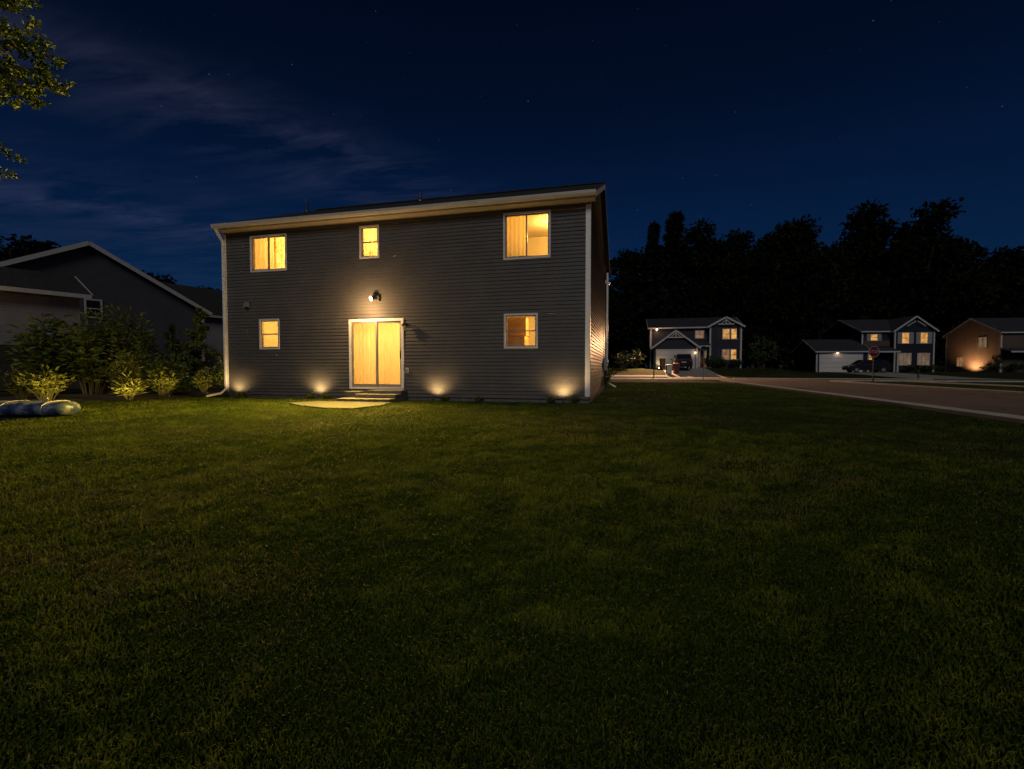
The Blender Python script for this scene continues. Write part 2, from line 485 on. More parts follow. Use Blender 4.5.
# the street corner: the road opens into the cross street
CN = []
for k in range(9):
    a = R(90 * k / 8); CN.append(a)
left = [(7.4 - 3.2 * (1 - math.cos(a)), 38.6 + 3.2 * math.sin(a)) for a in CN]
right = [(14.6 + 3.2 * (1 - math.cos(a)), 38.6 + 3.2 * math.sin(a)) for a in CN]
strip('road_mouth', M['asphalt'], (left, right), .022)
uu = lin(-70, 90, 70)
strip('cross_street', M['asphalt'], ([(u, 41.8) for u in uu], [(u, 48.4) for u in uu]), .020)
def kerb_line(pts, name='kerb'):
    """pts run along the kerb; the strip is a raised concrete gutter .42 wide"""
    A, B = [], []
    for i, p in enumerate(pts):
        d = Vector(pts[min(i+1, len(pts)-1)]) - Vector(pts[max(i-1, 0)]); d.normalize()
        n = Vector((-d.y, d.x))
        A.append(tuple(Vector(p) + n * .24)); B.append(tuple(Vector(p) - n * .24))
    o = strip(name, M['kerb'], (A, B), .085, thick=.16)
    return o
kerb_line([(7.16, v) for v in vv] + [(l[0] - .24 * math.cos(a), l[1] - .24 * math.sin(a)) for l, a in zip(left, CN)][1:] + [(u, 41.56) for u in lin(3.0, -70, 30)])
kerb_line(([(14.84, v) for v in vv] + [(r[0] + .24 * math.cos(a), r[1] - .24 * math.sin(a)) for r, a in zip(right, CN)][1:] + [(u, 41.56) for u in lin(19, 90, 30)])[::-1])
kerb_line([(u, 48.64) for u in lin(-70, 3.9, 30)]); kerb_line([(u, 48.64) for u in lin(9.9, 26.0, 10)]); kerb_line([(u, 48.64) for u in lin(32.8, 90, 20)])
sv = lin(6, 41.2, 28)
strip('sidewalk', M['concrete'], ([(20.2, v) for v in sv], [(21.6, v) for v in sv]), .03, thick=.08)
su = lin(-70, 4.0, 30)
strip('sidewalk', M['concrete'], ([(u, 51.0) for u in su], [(u, 52.3) for u in su]), .03, thick=.08)
dv1 = lin(48.3, 60.0, 14)
strip('driveway', M['concrete'], ([(4.0 + .05 * (v - 48.3) * 0, v) for v in dv1], [(9.8 - .11 * (v - 48.3), v) for v in dv1]), .04)
dv2 = lin(48.3, 75.0, 20)
strip('driveway', M['concrete'], ([(26.2, v) for v in dv2], [(32.6, v) for v in dv2]), .04)
dv3 = lin(48.3, 74.0, 20)
strip('driveway', M['concrete'], ([(52.5, v) for v in dv3], [(58, v) for v in dv3]), .04)

# ------------------------------------------------------------------ the main house
HX, HY = -1.06, 13.24                     # rear right corner at ground
WID, DEP, EAVE = 12.42, 10.0, 5.70
house = empty('main_house', (HX, HY, 0), 0, 'dark grey two-storey house with lit windows and sliding door, facing the lawn', 'house')

def laps(mb, s0, s1, z0, z1, openings, fn, board=.108, out=.025, top=None):
    """lap siding: each board leans out at its foot. fn(s, off, z) -> point; openings (s0, s1, z0, z1); top(z) -> (s0, s1)"""
    rows = []
    z = z0
    while z < z1 - 1e-6:
        e = min(z + board, z1)
        cuts = sorted({z, e} | {c for o in openings for c in o[2:4] if z + 1e-4 < c < e - 1e-4})
        for a, b in zip(cuts, cuts[1:]): rows.append((z, a, b))
        z = e
    for zb, a, b in rows:
        lo, hi = (s0, s1) if top is None else top(a)
        lo2, hi2 = (s0, s1) if top is None else top(b)
        segs = [(lo, hi, lo2, hi2)]
        for o in openings:
            if o[2] < b - 1e-4 and o[3] > a + 1e-4:
                ns = []
                for p, q, p2, q2 in segs:
                    if o[1] <= p or o[0] >= q: ns.append((p, q, p2, q2)); continue
                    if o[0] > p: ns.append((p, o[0], p2, o[0]))
                    if o[1] < q: ns.append((o[1], q, o[1], q2))
                segs = ns
        oa = out * (1 - (a - zb) / board); ob = out * (1 - (b - zb) / board)
        key = int(round(zb * 1000))
        if top is None or True:
            g = random.Random(key * 31 + int(s1 * 7)); ph = g.uniform(0, 3.66); cut = []
            for p, q, p2, q2 in segs:
                if abs(p - p2) > 1e-3 or abs(q - q2) > 1e-3: cut.append((p, q, p2, q2)); continue
                x = s0 + ph - 3.66
                bs = [p] + [x + 3.66 * i for i in range(8) if p + .3 < x + 3.66 * i < q - .3] + [q]
                cut += [(i, j, i, j) for i, j in zip(bs, bs[1:])]
            segs = cut
        oa0, ob0 = oa, ob
        for p, q, p2, q2 in segs:
            jit = random.Random(key + int(p * 100)).uniform(-.003, .003); oa, ob = max(.001, oa0 + jit), max(0, ob0 + jit * .6)
            mb.quad(fn(p, oa, a), fn(q, oa, a), fn(q2, ob, b), fn(p2, ob, b))
            if a == zb:
                mb.quad(fn(p, .0, a), fn(q, .0, a), fn(q, oa, a), fn(p, oa, a))
    return mb

# window openings in local x (negative to the left) and z
def lx(u): return u - HX
WINS = {
 'upper_left':  (lx(-12.42), lx(-10.98), 4.24, 5.46, 'slide'),
 'upper_small': (lx(-8.27), lx(-7.58), 4.46, 5.49, 'hung'),
 'upper_right': (lx(-3.56), lx(-2.16), 4.16, 5.51, 'slide'),
 'lower_left':  (lx(-12.11), lx(-11.31), 1.64, 2.66, 'hung'),
 'lower_right': (lx(-3.54), lx(-2.53), 1.58, 2.60, 'hung'),
}
DOOR = (lx(-8.68), lx(-6.76), .34, 2.56)
CAS = .055
ops = [(a + CAS*.5, b - CAS*.5, c + CAS*.5, d - CAS*.5) for a, b, c, d, _ in WINS.values()] + [(DOOR[0] + .04, DOOR[1] - .04, DOOR[2], DOOR[3] - .04)]
mb = laps(MB(), -WID, 0, .12, EAVE, ops, lambda s, o, z: (s, -o, z))
mb.build('rear_wall', M['siding'], house)
# concrete footing under the siding
MB().box(-WID + .02, -.02, .02, DEP - .02, -.4, .115).build('foundation', M['step_concrete'], house)
RZ = EAVE + .10 + 5.0 * .40
def gab(z):
    if z <= EAVE: return (0, DEP)
    t = max(0, z - EAVE - .10) / .40
    return (min(t, 4.999), max(DEP - t, 5.001))
laps(MB(), 0, DEP, .12, RZ, [], lambda s, o, z: (o, s, z), top=gab).build('gable_wall', M['siding'], house)
laps(MB(), 0, DEP, .12, RZ, [], lambda s, o, z: (-WID - o, s, z), top=gab).build('gable_wall', M['siding'], house)
MB().box(-WID, 0, DEP - .05, DEP, .116, EAVE).build('front_wall', M['siding'], house)
# roof: two slabs with overhangs, then trim
OV, OG, OGL = .34, .17, .06
def rz_at(y): return EAVE + .29 + .41 * (y if y <= 5 else DEP - y)
mr = MB()
mr.slab([(-WID - OGL, -OV, rz_at(-OV)), (OG, -OV, rz_at(-OV)), (OG, 5, rz_at(5)), (-WID - OGL, 5, rz_at(5))], .05)
mr.slab([(OG, DEP + OV, rz_at(-OV)), (-WID - OGL, DEP + OV, rz_at(-OV)), (-WID - OGL, 5, rz_at(5)), (OG, 5, rz_at(5))], .05)
mr.beam((-WID - OGL, 5, rz_at(5) + .005), (OG, 5, rz_at(5) + .005), .22, .04)
roof = mr.build('roof', M['shingle'], house)
for (px, yy, h, r) in ((-12.1, 3.9, .42, .05), (-6.9, 3.8, .34, .055)):
    pm = MB().tube([(px, yy, rz_at(yy) - .1), (px, yy, rz_at(yy) + h)], r, 10)
    pm.lathe((px, yy, rz_at(yy) - .02), [(.13, 0), (.12, .05), (r + .01, .12)], 10)
    pm.build('vent_pipe', M['black_metal'], roof)
zf = rz_at(-OV) - .05
MB().box(-WID - OGL, OG, -OV - .001, -OV + .025, zf - .17, zf + .01).build('fascia', M['gutter'], house)
MB().box(-WID - OGL + .01, OG - .01, -OV + .026, -.018, zf - .165, zf - .145).build('soffit', M['soffit'], house)
MB().box(-WID, 0, -.03, -.0175, EAVE - .09, zf - .147).build('frieze_board', M['soffit'], house)
# gutter: an open trough along the eave
gp = [(0, 0), (-.10, .0), (-.13, .05), (-.13, .125), (-.122, .125), (-.122, .055), (-.096, .01), (-.01, .01), (-.01, .11), (0, .11)]
mg = MB().prism(gp, lambda a, b, t: (t, -OV - .003 + a, zf - .12 + b), -WID - OGL - .02, OG + .02)
gutter = mg.build('gutter', M['gutter'], house)
# rake boards and their soffits on both gables
for sx in (1, -1):
    x = OG if sx > 0 else -WID - OGL
    mk = MB()
    for (ya, yb) in ((-OV, 5.0), (DEP + OV, 5.0)):
        za, zb = rz_at(ya if ya < 5 else DEP - ya), rz_at(5)
        p = [(ya, za - .052), (yb, zb - .052), (yb, zb - .21), (ya, za - .21)]
        mk.prism(p, lambda a, b, t: (t, a, b), x - sx * .02, x + sx * .004)
    mk.build('rake_board', M['trim'], house)
    ms_ = MB()
    for (ya, yb) in ((0.0, 5.0), (DEP, 5.0)):
        za, zb = rz_at(ya if ya < 5 else DEP - ya), rz_at(5)
        xi = .02 if sx > 0 else -WID - .02
        p = [(ya, za - .17), (yb, zb - .17), (yb, zb - .15), (ya, za - .15)]
        ms_.prism(p, lambda a, b, t: (t, a, b), min(xi, x - sx * .022), max(xi, x - sx * .022))
    ms_.build('rake_soffit', M['soffit'], house)
# corner boards
for x0, x1, y0, y1 in ((-.11, .03, -.03, .11), (-WID - .03, -WID + .075, -.03, .075), (-.075, .03, DEP - .075, DEP + .03), (-WID - .03, -WID + .075, DEP - .075, DEP + .03)):
    mc = MB()
    ox = x1 if x1 > 0 else x0
    mc.box(x0, x1, y0 if y0 < 0 else y1 - .012, (y0 + .012) if y0 < 0 else y1, .2, EAVE - .131)
    if ox > 0: mc.box(x1 - .012, x1, y0 + .0125, y1, .2, EAVE - .05)
    else: mc.box(x0, x0 + .012, y0 + .0125, y1, .2, EAVE - .05)
    mc.build('corner_board', M['trim'], house)
# downspouts at the rear left corner and the far right corner
def downspout(x, y, out, side):
    md = MB()
    q = .035
    md.beam((x + out[0]*.38, y + out[1]*.38, zf - .1), (x + out[0]*.06, y + out[1]*.06, zf - .5), .07, .06)
    md.beam((x + out[0]*.06, y + out[1]*.06, zf - .47), (x + out[0]*.06, y + out[1]*.06, .28), .075, .06)
    o = md.build('downspout', M['trim'], house)
    me_ = MB().beam((x + out[0]*.06, y + out[1]*.06, .3), (x + side[0]*.35, y + side[1]*.35, .12), .075, .06)
    me_.beam((x + side[0]*.3, y + side[1]*.3, .145), (x + side[0]*1.0, y + side[1]*1.0, .06), .085, .065)
    me_.build('downspout_elbow', M['trim'], o)
downspout(-WID + .02, -.03, (0, -1), (-.32, -.55))
md = MB().beam((.08, DEP - .2, zf - .2), (.08, DEP - .2, .3), .07, .07)
o = md.build('downspout', M['trim'], house)
MB().beam((.08, DEP - .2, .33), (.5, DEP - .35, .1), .075, .06).build('downspout_elbow', M['trim'], o)

# rooms behind the windows: real boxes with a lamp, a floor, furniture
WARM = (1.0, .53, .11)
def room(x0, x1, z0, z1, depth, power, lamp=None, dark=None):
    mb = MB()
    y0, y1 = .10, depth
    mb.quad((x0,y1,z0),(x1,y1,z0),(x1,y1,z1),(x0,y1,z1)).quad((x0,y0,z0),(x0,y1,z0),(x0,y1,z1),(x0,y0,z1))
    mb.quad((x1,y0,z0),(x1,y1,z0),(x1,y1,z1),(x1,y0,z1)).quad((x0,y0,z1),(x1,y0,z1),(x1,y1,z1),(x0,y1,z1))
    o = mb.build('room', M['cream'], house)
    MB().box(x0, x1, y0, y1, z0 - .06, z0 - .001).build('room_floor', M['carpet'], o)
    lxx, ly = lamp or ((x0 + x1) / 2, (y0 + y1) * .5)
    MB().lathe((lxx, ly, z1 - .22), [(.02, 0), (.13, .03), (.16, .1), (.1, .2), (.05, .215)], 14).build('ceiling_lamp', M['lamp_on'], o, smooth=True)
    light('POINT', 'room_light', (lxx, ly, z1 - .42), power, WARM, house, shadow_soft_size=.12)
    return o

def window(x0, x1, z0, z1, style):
    """casing = the window's own mesh; sashes and panes are its parts"""
    mb = MB()
    c = CAS
    yo, yi = -.035, .03
    mb.box(x0, x1, yo, yi, z1 - c, z1).box(x0, x1, yo, yi, z0, z0 + c)
    mb.box(x0, x0 + c, yo, yi, z0 + c, z1 - c).box(x1 - c, x1, yo, yi, z0 + c, z1 - c)
    # wood jamb through the wall
    wo = mb.build('window', M['vinyl'], house, bevel=.004)
    jb = MB(); a, b, d, e = x0 + c, x1 - c, z0 + c, z1 - c
    jb.box(a - .03, a, yi, .13, d - .03, e + .03).box(b, b + .03, yi, .13, d - .03, e + .03).box(a, b, yi, .13, d - .03, d).box(a, b, yi, .13, e, e + .03)
    jb.build('jamb', M['vinyl'], wo)
    s = .034
    def sash(sx0, sx1, sz0, sz1, y, k=s):
        m = MB()
        m.box(sx0, sx1, y, y + .025, sz1 - k, sz1).box(sx0, sx1, y, y + .025, sz0, sz0 + k)
        m.box(sx0, sx0 + k, y, y + .025, sz0 + k, sz1 - k).box(sx1 - k, sx1, y, y + .025, sz0 + k, sz1 - k)
        m.build('sash', M['sash'], wo)
        MB().box(sx0 + k, sx1 - k, y + .010, y + .014, sz0 + k, sz1 - k).build('pane', M['glass'], wo)
    if style == 'slide':
        xm = (a + b) / 2 - .02
        sash(a, xm + .03, d, e, .002, .045); sash(xm - .01, b, d, e, .030, .036)
    else:
        zm = (d + e) / 2
        sash(a, b, zm - .02, e, .002, .032); sash(a, b, d, zm + .02, .030, .034)
    return wo

for k, (a, b, c, d, st) in WINS.items():
    window(a, b, c, d, st)

def furn(parent, name, mtl, *boxes, bevel=.01):
    m = MB()
    for q in boxes: m.box(*q)
    return m.build(name, mtl, parent, bevel=bevel)

def curtain(parent, name, mtl, xa, xb, y, za, zb, amp=.02, n=60):
    m = MB()
    cv = [(xa + (xb - xa) * i / n, y + amp * math.sin(i * .9) + amp * .6 * math.sin(i * .23 + 1)) for i in range(n + 1)]
    m.add([(px, py, za) for px, py in cv] + [(px, py, zb) for px, py in cv], [(i, i + 1, n + 2 + i, n + 1 + i) for i in range(n)])
    return m.build(name, mtl, parent, smooth=True)
# upper left bedroom: half-drawn curtain on the left, paintings and shelf at the right
a, b, c, d, _ = WINS['upper_left']
r1 = room(a - .9, b + 1.1, 2.95, 5.62, 3.2, 240, lamp=(b - .25, 1.5))
curtain(r1, 'curtain', M['orange_cloth'], a - .85, (a + b) / 2 - .0, .30, c - .4, d + .25, .006)
curtain(r1, 'lace_curtain', M['lace'], (a + b) / 2 - .02, b + .3, .36, c - .4, d + .25, .008)
furn(r1, 'shelf', M['wood'], (b - .75, b + .2, 2.9, 3.19, 4.28, 4.33), (b - .5, b - .2, 2.95, 3.19, 4.331, 4.6), (b - .1, b + .1, 2.95, 3.19, 4.331, 4.5))
furn(r1, 'picture_frame', M['picture'], (b - .7, b - .1, 3.15, 3.199, 4.95, 5.3))
# upper small bath: mottled window film stands as a short cafe curtain
a, b, c, d, _ = WINS['upper_small']
r2 = room(a - .6, b + .6, 2.95, 5.62, 2.2, 150)
curtain(r2, 'lace_curtain', M['lace'], a - .2, b + .2, .30, c - .4, d + .25, .008)
furn(r2, 'cabinet', M['wood'], (a + .1, a + .38, 1.9, 2.19, 4.75, 5.28))
furn(r2, 'shelf', M['wood'], (a + .15, b + .4, 1.95, 2.19, 4.55, 4.6))
# upper right bedroom: door leaf seen through the left pane
a, b, c, d, _ = WINS['upper_right']
r3 = room(a - .6, b + .95, 2.95, 5.62, 3.0, 140, lamp=(b - .1, 1.4))
curtain(r3, 'curtain', M['amber_cloth'], a - .55, a + .60, .34, c - .4, d + .25, .006)
furn(r3, 'wardrobe', M['wood'], (a - .55, a + .42, .75, 1.3, 2.95, 4.62))
# lower left room
a, b, c, d, _ = WINS['lower_left']
r4 = room(a - .8, b + 1.2, .36, 2.8, 2.8, 120)
furn(r4, 'cabinet', M['wood'], (a + .18, a + .42, 2.1, 2.7, .36, 2.62))
furn(r4, 'bookcase', M['picture'], (a - .7, a + .08, 2.3, 2.79, .36, 2.0))
# lower right kitchen: brown cupboards on the left half
a, b, c, d, _ = WINS['lower_right']
r5 = room(a - 1.2, b + 1.3, .36, 2.8, 2.8, 130, lamp=(b + .2, 1.3))
furn(r5, 'cupboard', M['wood'], (a - 1.1, a + .40, 1.0, 1.6, .36, 2.0), (a - 1.1, a + .36, 1.25, 1.6, 2.001, 2.04), (a - 1.1, a + .40, 1.2, 1.6, 2.041, 2.62))
furn(r5, 'tall_cabinet', M['wood'], (b + .06, b + .5, 2.2, 2.79, .36, 2.05))
# sliding door with a sheer curtain
x0, x1, z0, z1 = DOOR
r6 = room(x0 - 1.0, x1 + .8, .30, 2.8, 3.4, 310, lamp=((x0 + x1) / 2 + .1, 2.2))
curtain(r6, 'sheer_curtain', M['curtain'], x0 - .15, x1 + .15, .34, .33, 2.62, .008, 110)

dm = MB(); f = .085
dm.box(x0, x1, -.045, .05, z1 - f, z1).box(x0, x0 + f, -.045, .05, z0, z1 - f).box(x1 - f, x1, -.045, .05, z0, z1 - f)
dm.box(x0 + f, x1 - f, -.04, .05, z0 + .0, z0 + .06)
door = dm.build('sliding_door', M['trim'], house, bevel=.004)
xm = (x0 + x1) / 2
for (sx0, sx1, y, sill, nm) in ((x0 + f, xm + .05, -.028, .10, 0), (xm - .02, x1 - f, .006, .10, 1)):
    k = .065
    m = MB(); a, b = z0 + .06, z1 - f
    m.box(sx0, sx1, y, y + .03, b - k, b).box(sx0, sx1, y, y + .03, a, a + sill)
    m.box(sx0, sx0 + k, y, y + .03, a + sill, b - k).box(sx1 - k, sx1, y, y + .03, a + sill, b - k)
    m.build('sash', M['sash'], door)
    MB().box(sx0 + k, sx1 - k, y + .012, y + .017, a + sill, b - k).build('pane', M['glass'], door)
MB().box(x1 - f - .05, x1 - f - .02, -.05, .004, 1.32, 1.56).build('handle', M['black_metal'], door, bevel=.008)
MB().box(xm - .0, x1, -.075, -.0455, z0 - .12, z0 + .055).build('threshold', M['vinyl'], door, bevel=.004)
MB().box(x0, xm - .003, -.06, -.02, z0 - .12, z0 - .002).build('sill_flashing', M['black_metal'], door)

# wall lamp over the door, lantern beside it, siding vents, outlet, meter
def wl(u): return u
fl = empty('wall_lamp', (-7.62, HY - .02, 3.18), 0, 'small lit floodlight fixed on the siding above the sliding door', 'wall lamp')
MB().box(-.06, .06, -.07, .0, -.07, .10).build('base_plate', M['bronze'], fl, bevel=.01)
MB().tube([(-.02, -.07, .0), (-.07, -.11, .0), (-.11, -.13, -.01)], .02, 8).build('arm', M['bronze'], fl)
MB().tube([(-.08, -.10, .03), (-.12, -.14, .01), (-.15, -.19, -.01)], [.03, .06, .08], 14).build('lamp_head', M['bronze'], fl)
MB().tube([(-.15, -.191, -.011), (-.157, -.203, -.016), (-.163, -.215, -.02)], [.076, .07, .04], 14).build('bulb', M['lamp_head'], fl)
light('SPOT', 'flood_light', (-.20, -.28, -.06), 7400, (1, .62, .09), fl, spot_size=R(172), spot_blend=1.0, shadow_soft_size=.06, aim=(-.12, -1, -.24))
light('POINT', 'flood_spill', (-.25, -.60, -.30), 135, (1, .60, .24), fl, shadow_soft_size=.05)

sc_ = empty('wall_lantern', (-6.68, HY - .02, 2.3), 0, 'unlit dark lantern on the siding right of the sliding door', 'lantern')
MB().lathe((0, -.01, .02), [(.05, 0), (.055, .06), (.03, .09)], 10).build('base_plate', M['bronze'], sc_)
MB().tube([(0, -.02, .07), (0, -.12, .12), (0, -.17, .08)], .014, 8).build('arm', M['bronze'], sc_)
MB().lathe((0, -.17, -.14), [(.035, 0), (.06, .15)], 6).build('glass_shade', M['vinyl'], sc_)
MB().lathe((0, -.17, .008), [(.085, 0), (.05, .05), (.012, .08)], 6).build('cap', M['bronze'], sc_)

dv_ = empty('dryer_vent', (-12.57, HY - .02, 3.16), 0, 'small dark hooded vent on the siding between the left windows', 'vent')
MB().box(-.10, .10, -.02, 0, -.11, .12).build('flange', M['black_metal'], dv_, bevel=.01)
MB().hexa([(-.08,-.021,-.08),(.08,-.021,-.08),(.08,-.02,.10),(-.08,-.02,.10)], [(-.08,-.13,-.08),(.08,-.13,-.08),(.08,-.05,.10),(-.08,-.05,.10)]).build('hood', M['galv'], dv_)
ob = empty('outlet_box', (-6.66, HY - .02, .93), 0, 'small weatherproof outlet box on the siding low beside the door', 'outlet')
MB().box(-.055, .055, -.035, 0, -.08, .08).build('back_box', M['vinyl'], ob, bevel=.008)
MB().box(-.05, .05, -.055, -.036, -.07, .07).build('cover', M['galv'], ob, bevel=.01)
em = empty('electric_meter', (HX + .02, HY + 8.2, 1.25), 0, 'grey electric meter on the right gable wall near its far corner', 'meter')
MB().box(0, .12, -.16, .16, -.35, .25).build('meter_box', M['galv'], em, bevel=.01)
MB().tube([(.12, 0, .05), (.2, 0, .05)], .09, 14).build('dial', M['vinyl'], em)
MB().tube([(.05, 0, .25), (.05, 0, 2.2)], .025, 8).build('conduit', M['galv'], em)
gl = empty('gable_lamp', (HX + .02, HY + 8.9, 5.0), 0, 'small unlit lamp high on the right gable wall', 'wall lamp')
MB().box(0, .04, -.06, .06, -.08, .08).build('base_plate', M['vinyl'], gl)
MB().tube([(.03, 0, 0), (.13, 0, -.04), (.2, 0, -.1)], [.03, .05, .06], 10).build('lamp_head', M['vinyl'], gl)

# uplights along the foot of the wall, one stake lamp each
def stake_lamp(name, loc, label, power, aim, cone=100, group='small spotlights on stakes', col=(1, .66, .27)):
    s = empty(name, loc, 0, label, 'spotlight', group)
    MB().tube([(0, 0, -.08), (0, 0, .07)], [.006, .012], 6).build('stake', M['black_metal'], s)
    A = Vector(aim).normalized()
    c = Vector((0, 0, .10))
    MB().tube([c - A * .06, c - A * .03, c + A * .045, c + A * .06], [.018, .036, .042, .046], 12, cap=False).build('lamp_head', M['black_metal'], s)
    MB().tube([c + A * .03, c + A * .036], .038, 12).build('lens', M['path_glow'], s)
    light('SPOT', 'stake_light', c + A * .075, power, col, s, spot_size=R(cone), spot_blend=1.0, shadow_soft_size=.05, aim=A)
    return s
for u, lb in ((-13.02, 'lit spotlight at the foot of the wall by the left corner downspout'),
              (-9.74, 'lit spotlight at the foot of the wall just left of the door steps'),
              (-5.66, 'lit spotlight at the foot of the wall just right of the sliding door'),
              (-1.74, 'lit spotlight at the foot of the wall by the right corner board')):
    stake_lamp('wall_spotlight', (u, HY - .32, .0), lb, {-13.02: 66, -9.74: 92, -5.66: 76, -1.74: 98}[u], ({-13.02: .12, -9.74: -.06, -5.66: .05, -1.74: -.1}[u], .33, 1), 150, 'spotlights along the foot of the house wall')

# patio slab and two steps
pm = MB()
pq = [(-9.3, 11.15), (-8.3, 10.45), (-7.3, 10.0), (-6.5, 10.0), (-6.35, 11.2), (-6.6, 12.1), (-8.9, 12.0)]
pm.prism(pq, lambda a, b, t: (a, b, t), -.10, .03)
tag(pm.build('patio_slab', plain('stained_concrete', (.036, .036, .038), .9, .6, 2.2, bmp=.3), bevel=.012), 'low irregular concrete pad in the grass below the door steps', 'patio')
st = empty('door_steps', (-7.55, HY - .06, 0), 0, 'two concrete steps under the sliding door with a low side block', 'steps')
MB().box(-.80, .92, -1.15, 0, -.05, .11).build('tread', M['step_concrete'], st, bevel=.012)
MB().box(-.42, .92, -.78, 0, .111, .225).build('tread', M['step_concrete'], st, bevel=.012)
MB().box(-.22, .92, -.42, 0, .226, .325).build('tread', M['step_concrete'], st, bevel=.012)
MB().box(-.95, -.44, -.55, -.02, .112, .29).build('side_block', M['step_concrete'], st, bevel=.012)

# ------------------------------------------------------------------ vegetation
def leaf_quads(P, D, Lg, Wd, fold=.25):
    """folded diamond leaves. P base points (n,3), D directions (n,3) -> co, faces (two triangles each)"""
    n = len(P)
    D = D / (np.linalg.norm(D, axis=1, keepdims=True) + 1e-9)
    rnd = rng.normal(size=(n, 3)); rnd[:, 2] += .6
    Sd = np.cross(D, rnd); Sd /= (np.linalg.norm(Sd, axis=1, keepdims=True) + 1e-9)
    U = np.cross(Sd, D)
    L = np.asarray(Lg).reshape(-1, 1); W = np.asarray(Wd).reshape(-1, 1)
    tip = P + D * L - U * L * .18
    mid = P + D * L * .45
    l = mid + Sd * W * .5 + U * W * fold; r = mid - Sd * W * .5 + U * W * fold
    co = np.stack([P, r, tip, l], 1).reshape(-1, 3)
    i = np.arange(n) * 4
    f = np.concatenate([np.stack([i, i+1, i+2], 1), np.stack([i, i+2, i+3], 1)])
    return co, f

M['leaf_tree'] = leaf_mat('tree_leaves', [(.030, .052, .006), (.062, .098, .010), (.095, .135, .018)], scale=.9)
M['leaf_bush'] = leaf_mat('bush_leaves', [(.050, .075, .014), (.11, .145, .026), (.19, .215, .045)], scale=1.6)
M['leaf_gold'] = leaf_mat('light_green_leaves', [(.05, .065, .012), (.105, .12, .02), (.17, .17, .035)], scale=2.0)
M['leaf_dark'] = leaf_mat('evergreen_needles', [(.016, .028, .009), (.034, .055, .015), (.06, .085, .022)], trans=0, scale=2.0)
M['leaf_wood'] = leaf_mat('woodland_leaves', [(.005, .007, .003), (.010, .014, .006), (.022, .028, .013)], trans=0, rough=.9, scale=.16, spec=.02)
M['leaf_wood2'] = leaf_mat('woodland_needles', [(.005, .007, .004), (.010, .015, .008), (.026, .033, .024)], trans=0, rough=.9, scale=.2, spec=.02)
M['stem'] = plain('green_stems', (.06, .06, .02), .8, .3)

def shrub(loc, h, rad, nstem, nleaf, ll, lw, mname, label, droop=.35, group='shrubs along the bed beside the house', name='shrub'):
    """many stems rising and arching from the foot, leaves along each of them"""
    root = empty(name, loc, 0, label, 'shrub', group)
    sm = MB(); P = []; D = []
    for s in range(nstem):
        a = rng.uniform(0, 2*math.pi); rr = rad * math.sqrt(rng.uniform(.02, 1)); hh = h * (1 - .45 * (rr / rad) ** 2) * rng.uniform(.7, 1.04)
        tip = np.array([rr * math.cos(a), rr * math.sin(a), hh])
        b = np.array([tip[0] * .25, tip[1] * .25, 0]); c = np.array([tip[0] * .55, tip[1] * .55, hh * .72])
        pts = [tuple((1-t)**2 * b + 2*t*(1-t) * c + t*t * tip) for t in np.linspace(0, 1, 6)]
        sm.tube(pts, [.014 * h ** .5, .012, .010, .008, .006, .003], 4, cap=False)
        k = max(3, nleaf // nstem)
        t = rng.uniform(.22, 1.0, k)[:, None]
        p = (1-t)**2 * b + 2*t*(1-t) * c + t*t * tip
        d = rng.normal(size=(k, 3)); d[:, 2] = np.abs(d[:, 2]) * .5 - droop + .3
        out = np.array([math.cos(a), math.sin(a), .2])
        # side twigs so leaves fill the volume between stems
        tw = rng.uniform(0, 1, (k, 1)) ** 1.5 * rad * .35
        dn = d / np.linalg.norm(d, axis=1, keepdims=True)
        P.append(p + dn * tw); D.append(d + out * .5)
    P = np.concatenate(P); D = np.concatenate(D)
    P[:, 2] = np.maximum(P[:, 2], .03)
    n = len(P)
    cs, fs = leaf_quads(P, D, ll * rng.uniform(.6, 1.25, n), lw * rng.uniform(.7, 1.2, n))
    sm.build('stems', M['stem'], root)
    np_mesh('foliage', cs, fs, M[mname], root)
    return root

def conifer(loc, h, rad, n, ll, lw, mname, label, cat='tree', group=None, name='conifer', trunk=.08, ragged=.25, base=.08):
    root = empty(name, loc, 0, label, cat, group)
    MB().tube([(0, 0, -.2), (0, 0, h * .5), (0, 0, h * .97)], [trunk, trunk * .6, .01], 7).build('trunk', M['bark'], root)
    # whorls of branches
    nb = int(14 + h * 4.5)
    P = []; D = []
    per = max(6, n // nb)
    for i in range(nb):
        z = h * (base + (1 - base) * (i + rng.uniform(0, .9)) / nb); a = rng.uniform(0, 2*math.pi)
        r = rad * (1 - (z / h - base) / (1 - base)) ** .85 * rng.uniform(1 - ragged*1.6, 1 + ragged) + .04 * rad
        d = np.array([math.cos(a), math.sin(a), rng.uniform(-.25, .2)])
        t = rng.uniform(.1, 1, per)[:, None] ** .8
        p = np.array([0, 0, z]) + d * r * t
        sp = r * .30 * (1.15 - t)
        p = p + rng.normal(size=(per, 3)) * sp * np.array([1, 1, .55])
        P.append(p); D.append(d * .9 + rng.normal(size=(per, 3)) * .6 + np.array([0, 0, -.1]))
    P = np.concatenate(P); D = np.concatenate(D); m = len(P)
    cs, fs = leaf_quads(P, D, ll * rng.uniform(.6, 1.3, m), lw * rng.uniform(.7, 1.3, m), .15)
    np_mesh('foliage', cs, fs, M[mname], root)
    return root

